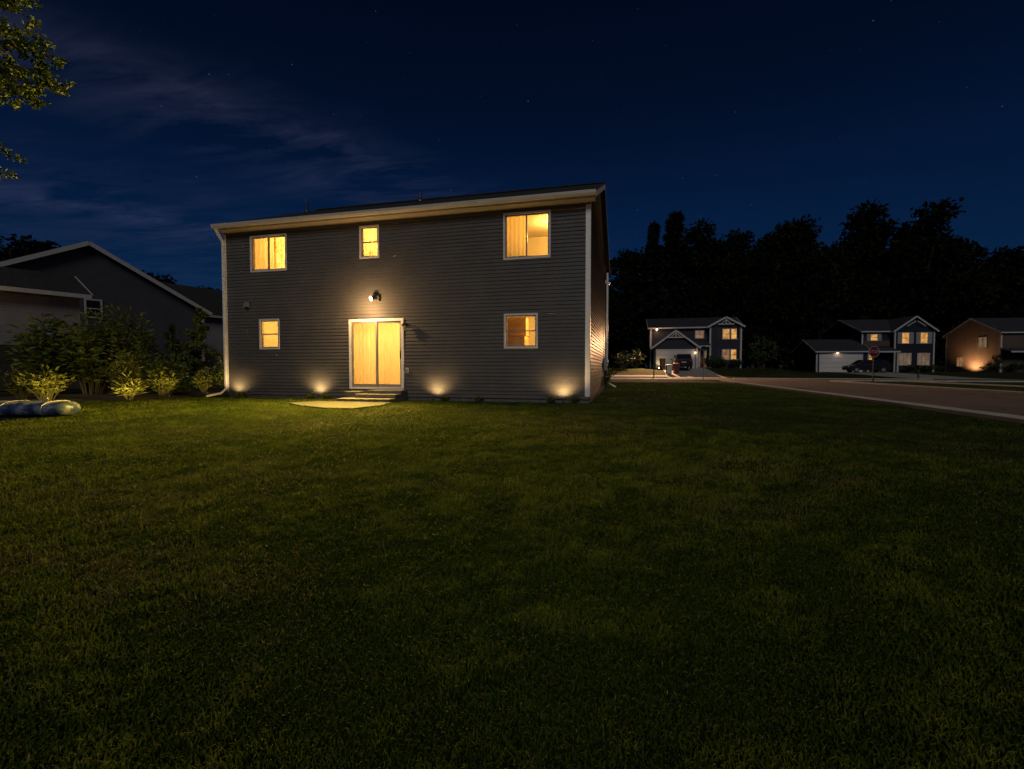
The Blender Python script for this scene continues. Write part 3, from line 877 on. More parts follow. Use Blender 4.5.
def deciduous(loc, h, rad, n, ll, lw, mname, label, cat='tree', group=None, name='tree', trunk=.3, blobs=26, low=.3, squash=.9, seed=None):
    """trunk, forking limbs, and leaf clumps round the limb ends"""
    g = np.random.default_rng(seed if seed is not None else int(rng.integers(1e9)))
    root = empty(name, loc, 0, label, cat, group)
    tm = MB()
    top = np.array([g.normal() * rad * .08, g.normal() * rad * .08, h * .62])
    tm.tube([(0, 0, -.3), tuple(top * .35 + np.array([.05, .02, 0])), tuple(top * .7), tuple(top), (top[0], top[1], h * .86)], [trunk * 1.25, trunk, trunk * .75, trunk * .45, trunk * .1], 8)
    P = []; D = []
    cz = h * (low + 1) / 2; hz = h * (1 - low) / 2 * squash
    per = n // blobs
    for b in range(blobs):
        v = g.normal(size=3); v /= np.linalg.norm(v)
        k = g.uniform(.35, 1.0) ** .6 * g.uniform(.78, 1.08)
        c = np.array([v[0] * rad * k, v[1] * rad * k, cz + v[2] * hz * k])
        s = rad * g.uniform(.26, .46)
        st = top * g.uniform(.45, 1.0)
        midp = (st + c) / 2 + np.array([0, 0, -.05 * h + .06 * h * g.uniform()])
        tm.tube([tuple(st), tuple(midp), tuple(c)], [trunk * .32, trunk * .2, trunk * .04], 5, cap=False)
        q = g.normal(size=(per, 3)); q /= np.linalg.norm(q, axis=1, keepdims=True)
        q *= (g.uniform(0, 1, (per, 1)) ** .45) * s * np.array([1, 1, .62]) * g.uniform(.75, 1.3, (per, 1))
        P.append(c + q); D.append(q * .8 / s + g.normal(size=(per, 3)) * .55 + np.array([0, 0, -.15]))
    P = np.concatenate(P); D = np.concatenate(D); m = len(P)
    cs, fs = leaf_quads(P, D, ll * g.uniform(.6, 1.3, m), lw * g.uniform(.7, 1.3, m))
    tm.build('trunk', M['bark'], root)
    np_mesh('crown', cs, fs, M[mname], root)
    return root

def G(u, v, dz=0): return (u, v, ground(u, v) + dz)

# the shrub bed left of the house
shrub(G(-20.6, 12.4), 3.0, 1.2, 36, 1300, .30, .115, 'leaf_bush', 'tall loose shrub with broad drooping leaves at the left end of the bed', .55)
shrub(G(-19.4, 13.0), 3.1, 1.1, 34, 1400, .28, .105, 'leaf_bush', 'tall arching shrub in front of the small dark window', .5)
shrub(G(-19.7, 14.4), 3.5, 1.1, 36, 1700, .22, .09, 'leaf_bush', 'dense dark shrub, tallest of the broad-leaved ones in the bed', .2)
shrub(G(-17.9, 13.3), 1.9, .9, 30, 1500, .12, .05, 'leaf_bush', 'mid-height dark shrub behind the tufted grass clumps', .2)
conifer(G(-17.9, 14.9), 2.7, 1.05, 6500, .12, .05, 'leaf_dark', 'dark pyramid-shaped evergreen in the middle of the bed', 'shrub', 'shrubs along the bed beside the house', 'evergreen_shrub', .05)
conifer(G(-18.1, 16.4), 3.6, 1.0, 5600, .14, .06, 'leaf_bush', 'slim upright evergreen with loose green sprays near the house corner', 'shrub', 'shrubs along the bed beside the house', 'evergreen_shrub', .05, .45)
shrub(G(-16.0, 15.9), 1.5, .8, 26, 1200, .13, .05, 'leaf_bush', 'low rounded green shrub beside the house corner', .2)
shrub(G(-16.6, 13.6), 1.5, .75, 26, 1100, .13, .05, 'leaf_bush', 'low dark green shrub in the middle of the bed', .2)
shrub(G(-15.7, 16.4), 1.5, .7, 26, 1300, .12, .05, 'leaf_bush', 'rounded shrub against the house corner behind the downspout', .2)
shrub(G(-17.4, 10.4), .95, .62, 30, 760, .17, .05, 'leaf_gold', 'yellow-lit leafy clump behind the blue inflatable', .05, name='perennial_clump')
shrub(G(-18.8, 10.6), 1.05, .45, 24, 520, .17, .05, 'leaf_gold', 'yellow-green leafy clump left of the others behind the blue inflatable', .05, name='perennial_clump')
shrub(G(-15.8, 11.6), 1.35, .36, 32, 620, .22, .035, 'leaf_gold', 'upright lit clump of narrow strap leaves in the middle of the bed', -.05, name='perennial_clump')
shrub(G(-15.3, 11.3), .7, .4, 30, 420, .26, .03, 'leaf_gold', 'low lit clump of arching strap leaves at the bed edge', .35, name='perennial_clump')
shrub(G(-15.9, 12.9), 1.0, .45, 28, 600, .18, .045, 'leaf_gold', 'lit yellow-green clump round the third bed spotlight', .05, name='perennial_clump')
shrub(G(-16.5, 15.1), 1.0, .38, 26, 520, .15, .045, 'leaf_gold', 'small lit yellow-green clump nearest the house corner', .0, name='perennial_clump')
for (u, v, tgt, lb, p) in ((-16.2, 9.7, (-.9, .75, .75), 'lit spotlight behind the blue inflatable, aimed at the leafy clumps', 190),
                        (-14.55, 10.75, (-.8, .55, .75), 'lit spotlight at the bed edge under the strap-leaved clumps', 150),
                        (-14.95, 12.3, (-.75, .4, .8), 'lit spotlight at the bed edge under the evergreens', 125),
                        (-15.5, 14.3, (-.75, .6, .7), 'lit spotlight in the bed nearest the downspout', 85)):
    stake_lamp('bed_spotlight', G(u, v), lb, p, tgt, 110, 'spotlights in the shrub bed', (1, .66, .16))
for (u, dv_, h_, lb) in ((-10.05, .16, .16, 'small dark weed tuft left of the spotlight by the door steps'), (-9.5, .16, .16, 'small weed tuft right of the spotlight by the door steps'),
                     (-5.4, .18, .15, 'small weed tuft beside the spotlight right of the door'), (-2.05, .2, .2, 'weed tuft left of the spotlight by the right corner'),
                     (-1.42, .18, .24, 'weed tuft right of the spotlight by the right corner'), (-12.7, .22, .2, 'weed tuft beside the spotlight at the left corner'), (-4.3, .15, .12, 'low weed tuft under the lower right window')):
    shrub((u, HY - dv_, 0), h_, .17, 14, 110, .09, .03, 'leaf_bush', lb, .1, 'weeds along the foot of the house wall', 'weed_clump')
# bare mulch under the bed
mb = MB()
bedq = [(-20, 9.6), (-17.4, 9.35), (-15.2, 10.3), (-14.8, 12.2), (-14.9, 14.6), (-14.6, 17.5), (-14.6, 20), (-20, 20)]
gz = lambda u, v: ground(u, v) + .02
bm_us = lin(-20, -14.6, 12)
strip('planting_bed', plain('mulch', (.035, .024, .015), .95, .5, 14, bmp=.8),
      ([(-20.5, v) for v in lin(9.6, 20, 12)], [(x, v) for x, v in zip([-17.2, -15.6, -14.95, -14.85, -14.9, -14.95, -14.9, -14.8, -14.7, -14.6, -14.6, -14.6], lin(9.6, 20, 12))]), .02)

# the tree that leans into the top left corner
def near_tree():
    root = empty('maple_tree', G(-12.0, 3.2), 0, 'leafy tree whose lit branches hang into the top left of the view', 'tree')
    bx, by, bz = root.location
    tm = MB(); P = []; D = []
    tm.tube([(0, 0, -.3), (.1, .1, 1.6), (.25, .3, 3.4), (.3, .5, 5.2), (.2, .6, 8.5)], [.24, .20, .17, .12, .03], 10)
    targets = []
    # branch ends that show in the picture's corner (in the place's own metres), then the rest of the crown
    for t in ((-9.55, 6.05, 6.35), (-9.72, 6.0, 6.15), (-9.85, 5.98, 5.62), (-9.55, 6.12, 5.85), (-10.2, 5.9, 5.85), (-9.9, 5.9, 6.6), (-10.15, 5.8, 7.2), (-9.95, 5.95, 7.5), (-10.35, 5.85, 6.5), (-10.4, 5.9, 6.9), (-10.25, 6.0, 6.1), (-10.1, 5.95, 6.9), (-10.55, 5.85, 4.5), (-10.62, 5.95, 4.85), (-10.55, 5.9, 5.9), (-10.35, 5.75, 7.7), (-10.6, 5.7, 7.1)):
        targets.append((np.array(t) - np.array([bx + .02, by, bz + .04]), .33, 250))
    for k in range(46):
        v = rng.normal(size=3); v /= np.linalg.norm(v)
        c = np.array([-.6, .5, 6.6]) + v * np.array([2.5, 2.5, 2.2]) * rng.uniform(.5, 1)
        targets.append((c, .55, 110))
    for c, s, m in targets:
        st = np.array([.28, .45, rng.uniform(3.6, 6.4)])
        if st[2] > c[2] + .2: st[2] = max(3.2, c[2] - .2)
        mid = (st + c) / 2 + np.array([0, 0, .25])
        tm.tube([tuple(st), tuple(mid), tuple(c)], [.05, .03, .007], 5, cap=False)
        tw = 9
        for j in range(tw):
            d = rng.normal(size=3); d /= np.linalg.norm(d); d *= np.array([1, 1, .55])
            o = c - (c - mid) / np.linalg.norm(c - mid) * rng.uniform(0, s * 1.2)
            e = o + d * s * rng.uniform(.5, 1.1)
            tm.tube([tuple(o), tuple(e)], [.006, .002], 3, cap=False)
            kk = m // tw
            t = rng.uniform(.25, 1.05, (kk, 1))
            P.append(o + (e - o) * t + rng.normal(size=(kk, 3)) * .03)
            D.append(np.repeat(d[None], kk, 0) + rng.normal(size=(kk, 3)) * .8 + np.array([0, 0, -.35]))
    P = np.concatenate(P); D = np.concatenate(D); n = len(P)
    cs, fs = leaf_quads(P, D, .068 * rng.uniform(.6, 1.25, n), .05 * rng.uniform(.7, 1.2, n))
    tm.build('trunk', M['bark'], root)
    np_mesh('crown', cs, fs, M['leaf_tree'], root)
near_tree()

# ------------------------------------------------------------------ houses of the neighbours
M['n_siding'] = siding_mat('neighbour_siding', (.058, .061, .072), .12)
M['n_wing'] = siding_mat('outbuilding_siding', (.22, .208, .205), .12)
M['h1_siding'] = siding_mat('blue_grey_siding', (.025, .025, .038), .16)
M['h2_siding'] = siding_mat('navy_siding', (.020, .023, .034), .16)
M['h2_lit_wall'] = siding_mat('brown_lit_siding', (.09, .065, .05), .16)  # brownish light on the navy wall, put into the colour
M['h3_siding'] = siding_mat('tan_siding', (.42, .26, .17), .16)
M['h3_front'] = siding_mat('brown_front_siding', (.10, .075, .06), .16)
M['shingle_far'] = plain('far_shingles', (.022, .022, .030), .9, .3, 1.5)
M['trim_far'] = plain('far_trim', (.44, .42, .42), .5, .08)
M['garage'] = plain('garage_panel', (.55, .50, .48), .5, .06)
M['shutter'] = plain('dark_shutter', (.014, .013, .016), .5, .1)
M['shutter_w'] = plain('pale_shutter', (.28, .25, .24), .5, .1)
M['lit'] = emit_mat('lit_window', (1.0, .50, .10), .80, .55, 1.4)
M['lit_dim'] = emit_mat('dim_lit_window', (1.0, .50, .20), .30, .5, 1.4)
M['lit_pale'] = emit_mat('pale_lit_window', (.85, .58, .30), .2, .4, 1.6)
M['red_door'] = plain('red_door', (.20, .035, .02), .5, .1)
M['brown_door'] = plain('brown_door', (.07, .04, .03), .5, .2)

def gable_walls(mb, x0, x1, y0, y1, z0, ze, zr, axis='x', peak=None):
    """closed body with pentagon ends; the ridge runs along axis"""
    if axis == 'x':
        ym = (y0 + y1) / 2 if peak is None else peak
        poly = [(y0, z0), (y1, z0), (y1, ze), (ym, zr), (y0, ze)]
        mb.prism(poly, lambda a, b, t: (t, a, b), x0, x1)
    else:
        xm = (x0 + x1) / 2 if peak is None else peak
        poly = [(x0, z0), (x1, z0), (x1, ze), (xm, zr), (x0, ze)]
        mb.prism(poly, lambda a, b, t: (a, t, b), y0, y1)

def gable_roof(mr, mt, x0, x1, y0, y1, ze, zr, axis='x', oe=.35, og=.3, t=.14, peak=None, far_eave=True):
    """roof slabs into mr, rake and eave boards into mt"""
    if axis == 'x':
        m = (y0 + y1) / 2 if peak is None else peak
        P = lambda a, b, z: (a, b, z)
        a0, a1, b0, b1 = x0 - og, x1 + og, y0, y1
    else:
        m = (x0 + x1) / 2 if peak is None else peak
        P = lambda a, b, z: (b, a, z)
        a0, a1, b0, b1 = y0 - og, y1 + og, x0, x1
    for s, e in ((b0, -1), (b1, 1)):
        sl = (zr - ze) / abs(m - s)
        se = s + e * oe; zz = ze - sl * oe
        q = [P(a0, se, zz + t), P(a1, se, zz + t), P(a1, m, zr + t), P(a0, m, zr + t)]
        mr.add([tuple(Vector(p) - Vector((0, 0, t - .012))) for p in q] + q, [(0,3,2,1),(4,5,6,7),(0,1,5,4),(1,2,6,5),(2,3,7,6),(3,0,4,7)])
        # eave board
        mt.beam(P(a0, se + e*.02, zz + .03), P(a1, se + e*.02, zz + .03), .05, .17)
        for a in (a0, a1):
            d = -1 if a == a0 else 1
            k = P(a + d * .03, se, zz + .03); k2 = P(a + d * .03, m, zr + .03)
            mt.beam(k, k2, .05, .2)

def far_window(parent, x, z, w, h, y=0.0, lit='lit', shut=None, n=(0, -1), sub=2, trim='trim_far', cols=1):
    """window in a wall facing -y (n=(0,-1)) or -x / +x; x is the centre along the wall, y the wall plane"""
    if n == (0, -1): F = lambda s, o, zz: (s, y - o, zz)
    elif n == (-1, 0): F = lambda s, o, zz: (y - o, s, zz)
    else: F = lambda s, o, zz: (y + o, s, zz)
    def bx(mb, s0, s1, o0, o1, z0, z1):
        lo = [F(s0,o0,z0), F(s1,o0,z0), F(s1,o1,z0), F(s0,o1,z0)]; hi = [F(s0,o0,z1), F(s1,o0,z1), F(s1,o1,z1), F(s0,o1,z1)]
        mb.hexa(lo, hi)
    a, b, c, d = x - w/2, x + w/2, z, z + h
    k = .09
    m = MB()
    bx(m, a-k, b+k, 0.001, .05, d, d+k); bx(m, a-k, b+k, 0.001, .06, c-k, c); bx(m, a-k, a, .001, .05, c, d); bx(m, b, b+k, .001, .05, c, d)
    for i in range(1, sub): bx(m, a, b, .014, .035, c + h*i/sub - .03, c + h*i/sub + .03)
    for i in range(1, cols): bx(m, a + w*i/cols - .04, a + w*i/cols + .04, .014, .036, c, d)
    wo = m.build('window', M[trim], parent)
    p = MB(); bx(p, a, b, .002, .012, c, d); p.build('pane', M[lit], wo)
    if shut:
        for s0, s1 in ((a - k - shut[1], a - k - .02), (b + k + .02, b + k + shut[1])):
            s = MB(); bx(s, s0, s1, .001, .05, c - .08, d + .08)
            for i in range(1, 8):
                zz = c + h * i / 8; bx(s, s0 + .05, s1 - .05, .051, .058, zz - .03, zz + .03)
            s.build('shutter', M[shut[0]], wo)
    return wo

def garage_door(parent, x0, x1, y, z0, z1, name='garage_door'):
    mb = MB(); n = 4
    for r in range(n):
        za = z0 + (z1 - z0) * r / n; zb = z0 + (z1 - z0) * (r + 1) / n
        mb.box(x0, x1, y - .03, y - .001, za + .008, zb - .008)
        for c in range(4):
            a = x0 + (x1 - x0) * c / 4; b = x0 + (x1 - x0) * (c + 1) / 4
            mb.box(a + .12, b - .12, y - .042, y - .031, za + .10, zb - .10)
    g = mb.build(name, M['garage'], parent)
    m = MB()
    m.box(x0 - .14, x0 - .005, y - .05, y - .002, z0, z1 + .14).box(x1 + .005, x1 + .14, y - .05, y - .002, z0, z1 + .14).box(x0 - .004, x1 + .004, y - .05, y - .002, z1 + .004, z1 + .14)
    m.build('door_frame', M['trim_far'], g)
    return g

def corners(parent, pts, z0, z1, w=.16):
    for (x, y, sx, sy) in pts:
        MB().box(x - (w if sx > 0 else .03), x + (.03 if sx > 0 else w), y - (w if sy > 0 else .03), y + (.03 if sy > 0 else w), z0, z1).build('corner_board', M['trim_far'], parent)

# left neighbour: wide gable end towards us
def neighbour_house():
    base = .25
    h = empty('gabled_house', (-31, 20.75, base), R(-18), 'unlit grey house with a wide white-edged gable behind the shrubs', 'house')
    y0, y1, zr, ze0, ze1 = -6.2, 6.2, 8.30 - base, 4.98 - base, 4.98 - base
    mw = MB()
    poly = [(y0, 0), (y1, 0), (y1, ze1), (0, zr), (y0, ze0)]
    mw.prism(poly, lambda a, b, t: (t, a, b), -14, 0)
    mw.build('wall', M['n_siding'], h)
    mr = MB(); mt = MB()
    for (s, ze, e) in ((y0, ze0, -1), (y1, ze1, 1)):
        sl = (zr - ze) / abs(s); se = s + e * .4; zz = ze - sl * .4
        q = [(-14.3, se, zz + .16), (.3, se, zz + .16), (.3, 0, zr + .16), (-14.3, 0, zr + .16)]
        mr.add([(a, b, c - .15) for a, b, c in q] + q, [(0,3,2,1),(4,5,6,7),(0,1,5,4),(1,2,6,5),(2,3,7,6),(3,0,4,7)])
        mt.beam((.33, se, zz + .04), (.33, 0, zr + .04), .05, .24)
        mt.beam((-14.3, se + e * .03, zz + .05), (.3, se + e * .03, zz + .05), .06, .18)
    mr.build('roof', M['shingle'], h); mt.build('roof_trim', M['trim_far'], h)
    far_window(h, .2, 4.08 - base, .66, .95, 0.0, 'darkglass', None, (1, 0), 2)
    corners(h, [(0, y1, 1, 1)], 0, ze1)
neighbour_house()

def outbuilding():
    base = .12
    h = empty('outbuilding', (-22.4, 15.1, base), R(-18), 'low grey outbuilding with a dark shingle roof before the wide gabled house', 'outbuilding')
    ze, zr = 4.2 - base, 5.05 - base
    mw = MB(); gable_walls(mw, -4.2, -.35, -12, -.3, 0, ze, zr, 'y', -2.1)
    mw.build('wall', M['n_wing'], h)
    mr = MB(); mt = MB()
    gable_roof(mr, mt, -4.2, -.35, -12, -.3, ze, zr, 'y', .35, .3, .14, -2.1)
    mr.build('roof', M['shingle'], h); mt.build('roof_trim', M['trim_far'], h)
    # darker band along the foot of the wall
    MB().box(-.349, -.30, -12, -.3, 0, 1.80).build('wall_foot_band', plain('dark_band', (.03, .026, .024), .8, .3, 3), h)
outbuilding()

def rear_house():
    base = .25
    h = empty('rear_house', (-34, 31, base), R(-14), 'unlit house with a dark roof, half hidden between the gabled house and the lit house', 'house')
    mw = MB(); gable_walls(mw, -9, 0, -2, 12, 0, 5.5 - base, 8.2 - base, 'y'); mw.build('wall', M['n_wing'], h)
    mr = MB(); mt = MB(); gable_roof(mr, mt, -9, 0, -2, 12, 5.5 - base, 8.2 - base, 'y')
    mr.build('roof', M['shingle'], h); mt.build('roof_trim', M['trim_far'], h)
rear_house()

def house_with_suv():
    h = empty('suburban_house', (2.75, 62, 1.0), 0, 'blue-grey two-storey house with a pale garage door behind the parked SUV', 'house')
    # local: x right, y back, z up
    mw = MB()
    gable_walls(mw, 0, 10.6, 0, 9, -.4, 5.15, 6.6, 'x')
    gable_walls(mw, 7.0, 10.6, -.6, 4, -.4, 5.15, 6.15, 'y')
    gable_walls(mw, .35, 5.45, -2, .5, -.4, 2.62, 4.55, 'y')
    mw.build('wall', M['h1_siding'], h)
    mr = MB(); mt = MB()
    gable_roof(mr, mt, 0, 10.6, 0, 9, 5.15, 6.6, 'x')
    gable_roof(mr, mt, 7.0, 10.6, -.6, 4.2, 5.16, 6.17, 'y', .3, .3)
    gable_roof(mr, mt, .35, 5.45, -2, .2, 2.62, 4.56, 'y', .3, .3)
    # porch roof between garage and gable
    mr.slab([(5.4, -1.6, 2.75), (7.0, -1.6, 2.75), (7.0, 0, 3.35), (5.4, 0, 3.35)], .12)
    mt.box(5.76, 7.0, -1.66, -1.605, 2.6, 2.76)
    roof = mr.build('roof', M['shingle_far'], h)
    # king-post braces in the two front gables
    for cx, zt, w_, y in ((2.9, 4.45, 1.0, -2.32), (8.8, 6.05, .9, -.92)):
        mt.box(cx - w_, cx + w_, y, y + .05, zt - .75, zt - .62)
        mt.box(cx - .06, cx + .06, y, y + .05, zt - .619, zt - .05)
        mt.beam((cx - .55, y + .02, zt - .62), (cx - .05, y + .02, zt - .2), .05, .09); mt.beam((cx + .55, y + .02, zt - .62), (cx + .05, y + .02, zt - .2), .05, .09)
    mt.build('roof_trim', M['trim_far'], h)
    corners(h, [(0, 0, -1, -1), (7.0, -.6, -1, -1), (10.6, -.6, 1, -1)], 0, 5.1)
    corners(h, [(5.45, -2, 1, -1)], 0, 2.6, .22)
    garage_door(h, .75, 5.0, -2, 0, 2.2)
    far_window(h, 8.85, 3.6, .72, 1.15, -.6, 'lit', None); far_window(h, 8.85 + .95 - .0, 3.6, .72, 1.15, -.6, 'lit', None)
    s = h.children[-1]
    for x in (8.05, 10.22):
        MB().box(x - .2, x + .16, -.65, -.602, 3.5, 4.85).build('shutter', M['shutter'], h)
        MB().box(x - .2, x + .16, -.65, -.602, 1.0, 2.35).build('shutter', M['shutter'], h)
    far_window(h, 8.85, 1.1, .72, 1.15, -.6, 'lit_dim', None); far_window(h, 9.8, 1.1, .72, 1.15, -.6, 'lit', None)
    far_window(h, 5.9, 3.8, .9, .85, 0, 'lit_dim', None, cols=2)
    MB().box(5.75, 6.75, -.06, -.002, .15, 2.3).build('door_surround', M['lit_pale'], h)
    MB().box(6.02, 6.48, -.12, -.061, .15, 2.2).build('front_door', M['red_door'], h)
    for x in (5.62, 6.95): MB().box(x - .07, x + .07, -1.6, -1.46, 0, 2.62).build('porch_post', M['trim_far'], h)
    MB().box(5.5, 7.0, -1.7, -.01, -.2, .12).build('porch_floor', M['step_concrete'], h)
    far_window(h, 4.5, 3.6, .8, 1.1, 0.0, 'darkglass', None, (-1, 0))
    # lanterns on the garage front
    for x, p in ((.42, 0), (5.18, 0)):
        l = MB().box(x - .06, x + .06, -2.16, -2.002, 1.75, 2.0).build('coach_lamp', M['lamp_on'] if x > 3 else M['shutter'], h)
    light('POINT', 'coach_light', (5.16, -2.3, 1.85), 4, (1, .8, .55), h, shadow_soft_size=.05)
    light('SPOT', 'garage_uplight', (.95, -2.55, .12), 42, (1, .70, .30), h, spot_size=R(95), spot_blend=.8, aim=(.1, .42, 1), shadow_soft_size=.03)
    MB().lathe((.95, -2.55, 0), [(.05, 0), (.06, .08), (.05, .1)], 8).build('ground_lamp', M['lamp_head'], h)
house_with_suv()

def house_with_car():
    h = empty('suburban_house', (25.45, 73, .48), R(8), 'navy two-storey house with pale shutters behind the dark parked car', 'house')
    mw = MB()
    gable_walls(mw, 0, 6.8, 0, 6.2, -.4, 2.95, 4.55, 'x')
    gable_walls(mw, 6.8, 15.6, 1.6, 11.6, -.4, 5.75, 7.7, 'x')
    gable_walls(mw, 10.6, 15.7, .9, 6, -.4, 5.75, 7.6, 'y')
    mw.build('wall', M['h2_siding'], h)
    MB().box(7.02, 10.4, 1.54, 1.598, 3.6, 4.4).build('lit_wall_sheet', M['h2_lit_wall'], h)  # thin coloured sheet painting the brownish light on the middle wall
    mr = MB(); mt = MB()
    gable_roof(mr, mt, 0, 6.8, 0, 6.2, 2.95, 4.55, 'x')
    gable_roof(mr, mt, 6.8, 15.6, 1.6, 11.6, 5.75, 7.7, 'x')
    gable_roof(mr, mt, 10.6, 15.7, .9, 6.2, 5.76, 7.62, 'y', .3, .3)
    mr.slab([(7.1, -.3, 2.86), (10.6, -.3, 2.86), (10.6, 1.6, 3.5), (7.1, 1.6, 3.5)], .12)
    mt.box(7.16, 10.6, -.37, -.31, 2.68, 2.88)
    mr.build('roof', M['shingle_far'], h)
    for sx in (-1, 1): mt.beam((13.15 + sx * .1, .56, 7.0), (13.15 + sx * 1.2, .56, 6.3), .05, .1)
    mt.build('roof_trim', M['trim_far'], h)
    corners(h, [(0, 0, -1, -1), (6.8, 0, 1, -1)], 0, 2.9); corners(h, [(6.8, 1.6, -1, -1)], 3.4, 5.7); corners(h, [(10.6, .9, -1, -1), (15.7, .9, 1, -1)], 0, 5.7)
    garage_door(h, .5, 5.9, 0, -.05, 2.5)
    for x in (12.0, 14.35):
        far_window(h, x, 4.0, .85, 1.4, .9, 'lit', ('shutter_w', .5))
        far_window(h, x, 1.0, 1.45, 1.55, .9, 'lit_pale', None, cols=3)
    far_window(h, 8.35, 4.45, .85, .8, 1.54, 'lit', ('shutter_w', .45))
    far_window(h, 7.7, 1.15, .95, 1.75, 1.6, 'lit', None)
    MB().box(8.7, 9.6, 1.5, 1.598, 0, 2.15).build('front_door', M['brown_door'], h)
    MB().box(10.25, 10.45, -.25, -.08, -.2, 2.68).build('porch_post', M['trim_far'], h)
    MB().box(6.85, 10.6, -.3, 1.59, -.3, -.0).build('porch_floor', M['step_concrete'], h)
    MB().box(2.6, 2.8, -.14, -.044, 2.56, 2.75).build('coach_lamp', M['lamp_on'], h)
    light('POINT', 'coach_light', (2.7, -.35, 2.6), 5, (1, .8, .6), h, shadow_soft_size=.06)
house_with_car()

def tan_house():
    h = empty('suburban_house', (48.9, 77, .40), R(8), 'tan two-storey house with a lit gable wall right of the navy house', 'house')
    mw = MB(); gable_walls(mw, 0, 12, 0, 9, -.4, 5.55, 7.7, 'x')
    mw.build('wall', M['h3_siding'], h)
    m2 = MB(); gable_walls(m2, 3.4, 11, -5, .5, -.4, 2.9, 4.9, 'y'); m2.box(.02, 11.98, -.02, -.001, -.3, 5.5); m2.build('front_wall', M['h3_front'], h)
    mr = MB(); mt = MB()
    gable_roof(mr, mt, 0, 12, 0, 9, 5.55, 7.7, 'x')
    gable_roof(mr, mt, 3.4, 11, -5, .4, 2.9, 4.9, 'y', .3, .3)
    mr.slab([(-.1, -1.6, 2.86), (3.3, -1.6, 2.86), (3.3, 0, 3.35), (-.1, 0, 3.35)], .12); mt.box(-.1, 3.1, -1.67, -1.61, 2.7, 2.9)
    mr.build('roof', M['shingle_far'], h); mt.build('roof_trim', M['trim_far'], h)
    corners(h, [(0, 0, -1, -1), (0, 9, -1, 1)], 0, 5.5); corners(h, [(3.4, -5, -1, -1)], 0, 2.85)
    far_window(h, 2.7, 3.6, 1.25, 1.35, 0, 'lit_pale', None, (-1, 0), 1, cols=2)
    far_window(h, 6.4, .9, .9, 1.3, 0, 'lit_dim', None, (-1, 0), 1, cols=2)
    garage_door(h, 4.6, 9.6, -5, -.2, 2.1)
    light('SPOT', 'wall_uplight', (-1.3, 3.7, .25), 420, (1, .64, .34), h, spot_size=R(150), spot_blend=.8, aim=(.42, 0, 1), shadow_soft_size=.03)
    MB().lathe((-1.3, 3.7, .02), [(.05, 0), (.06, .08), (.05, .1)], 8).build('ground_lamp', M['black_metal'], h)
tan_house()

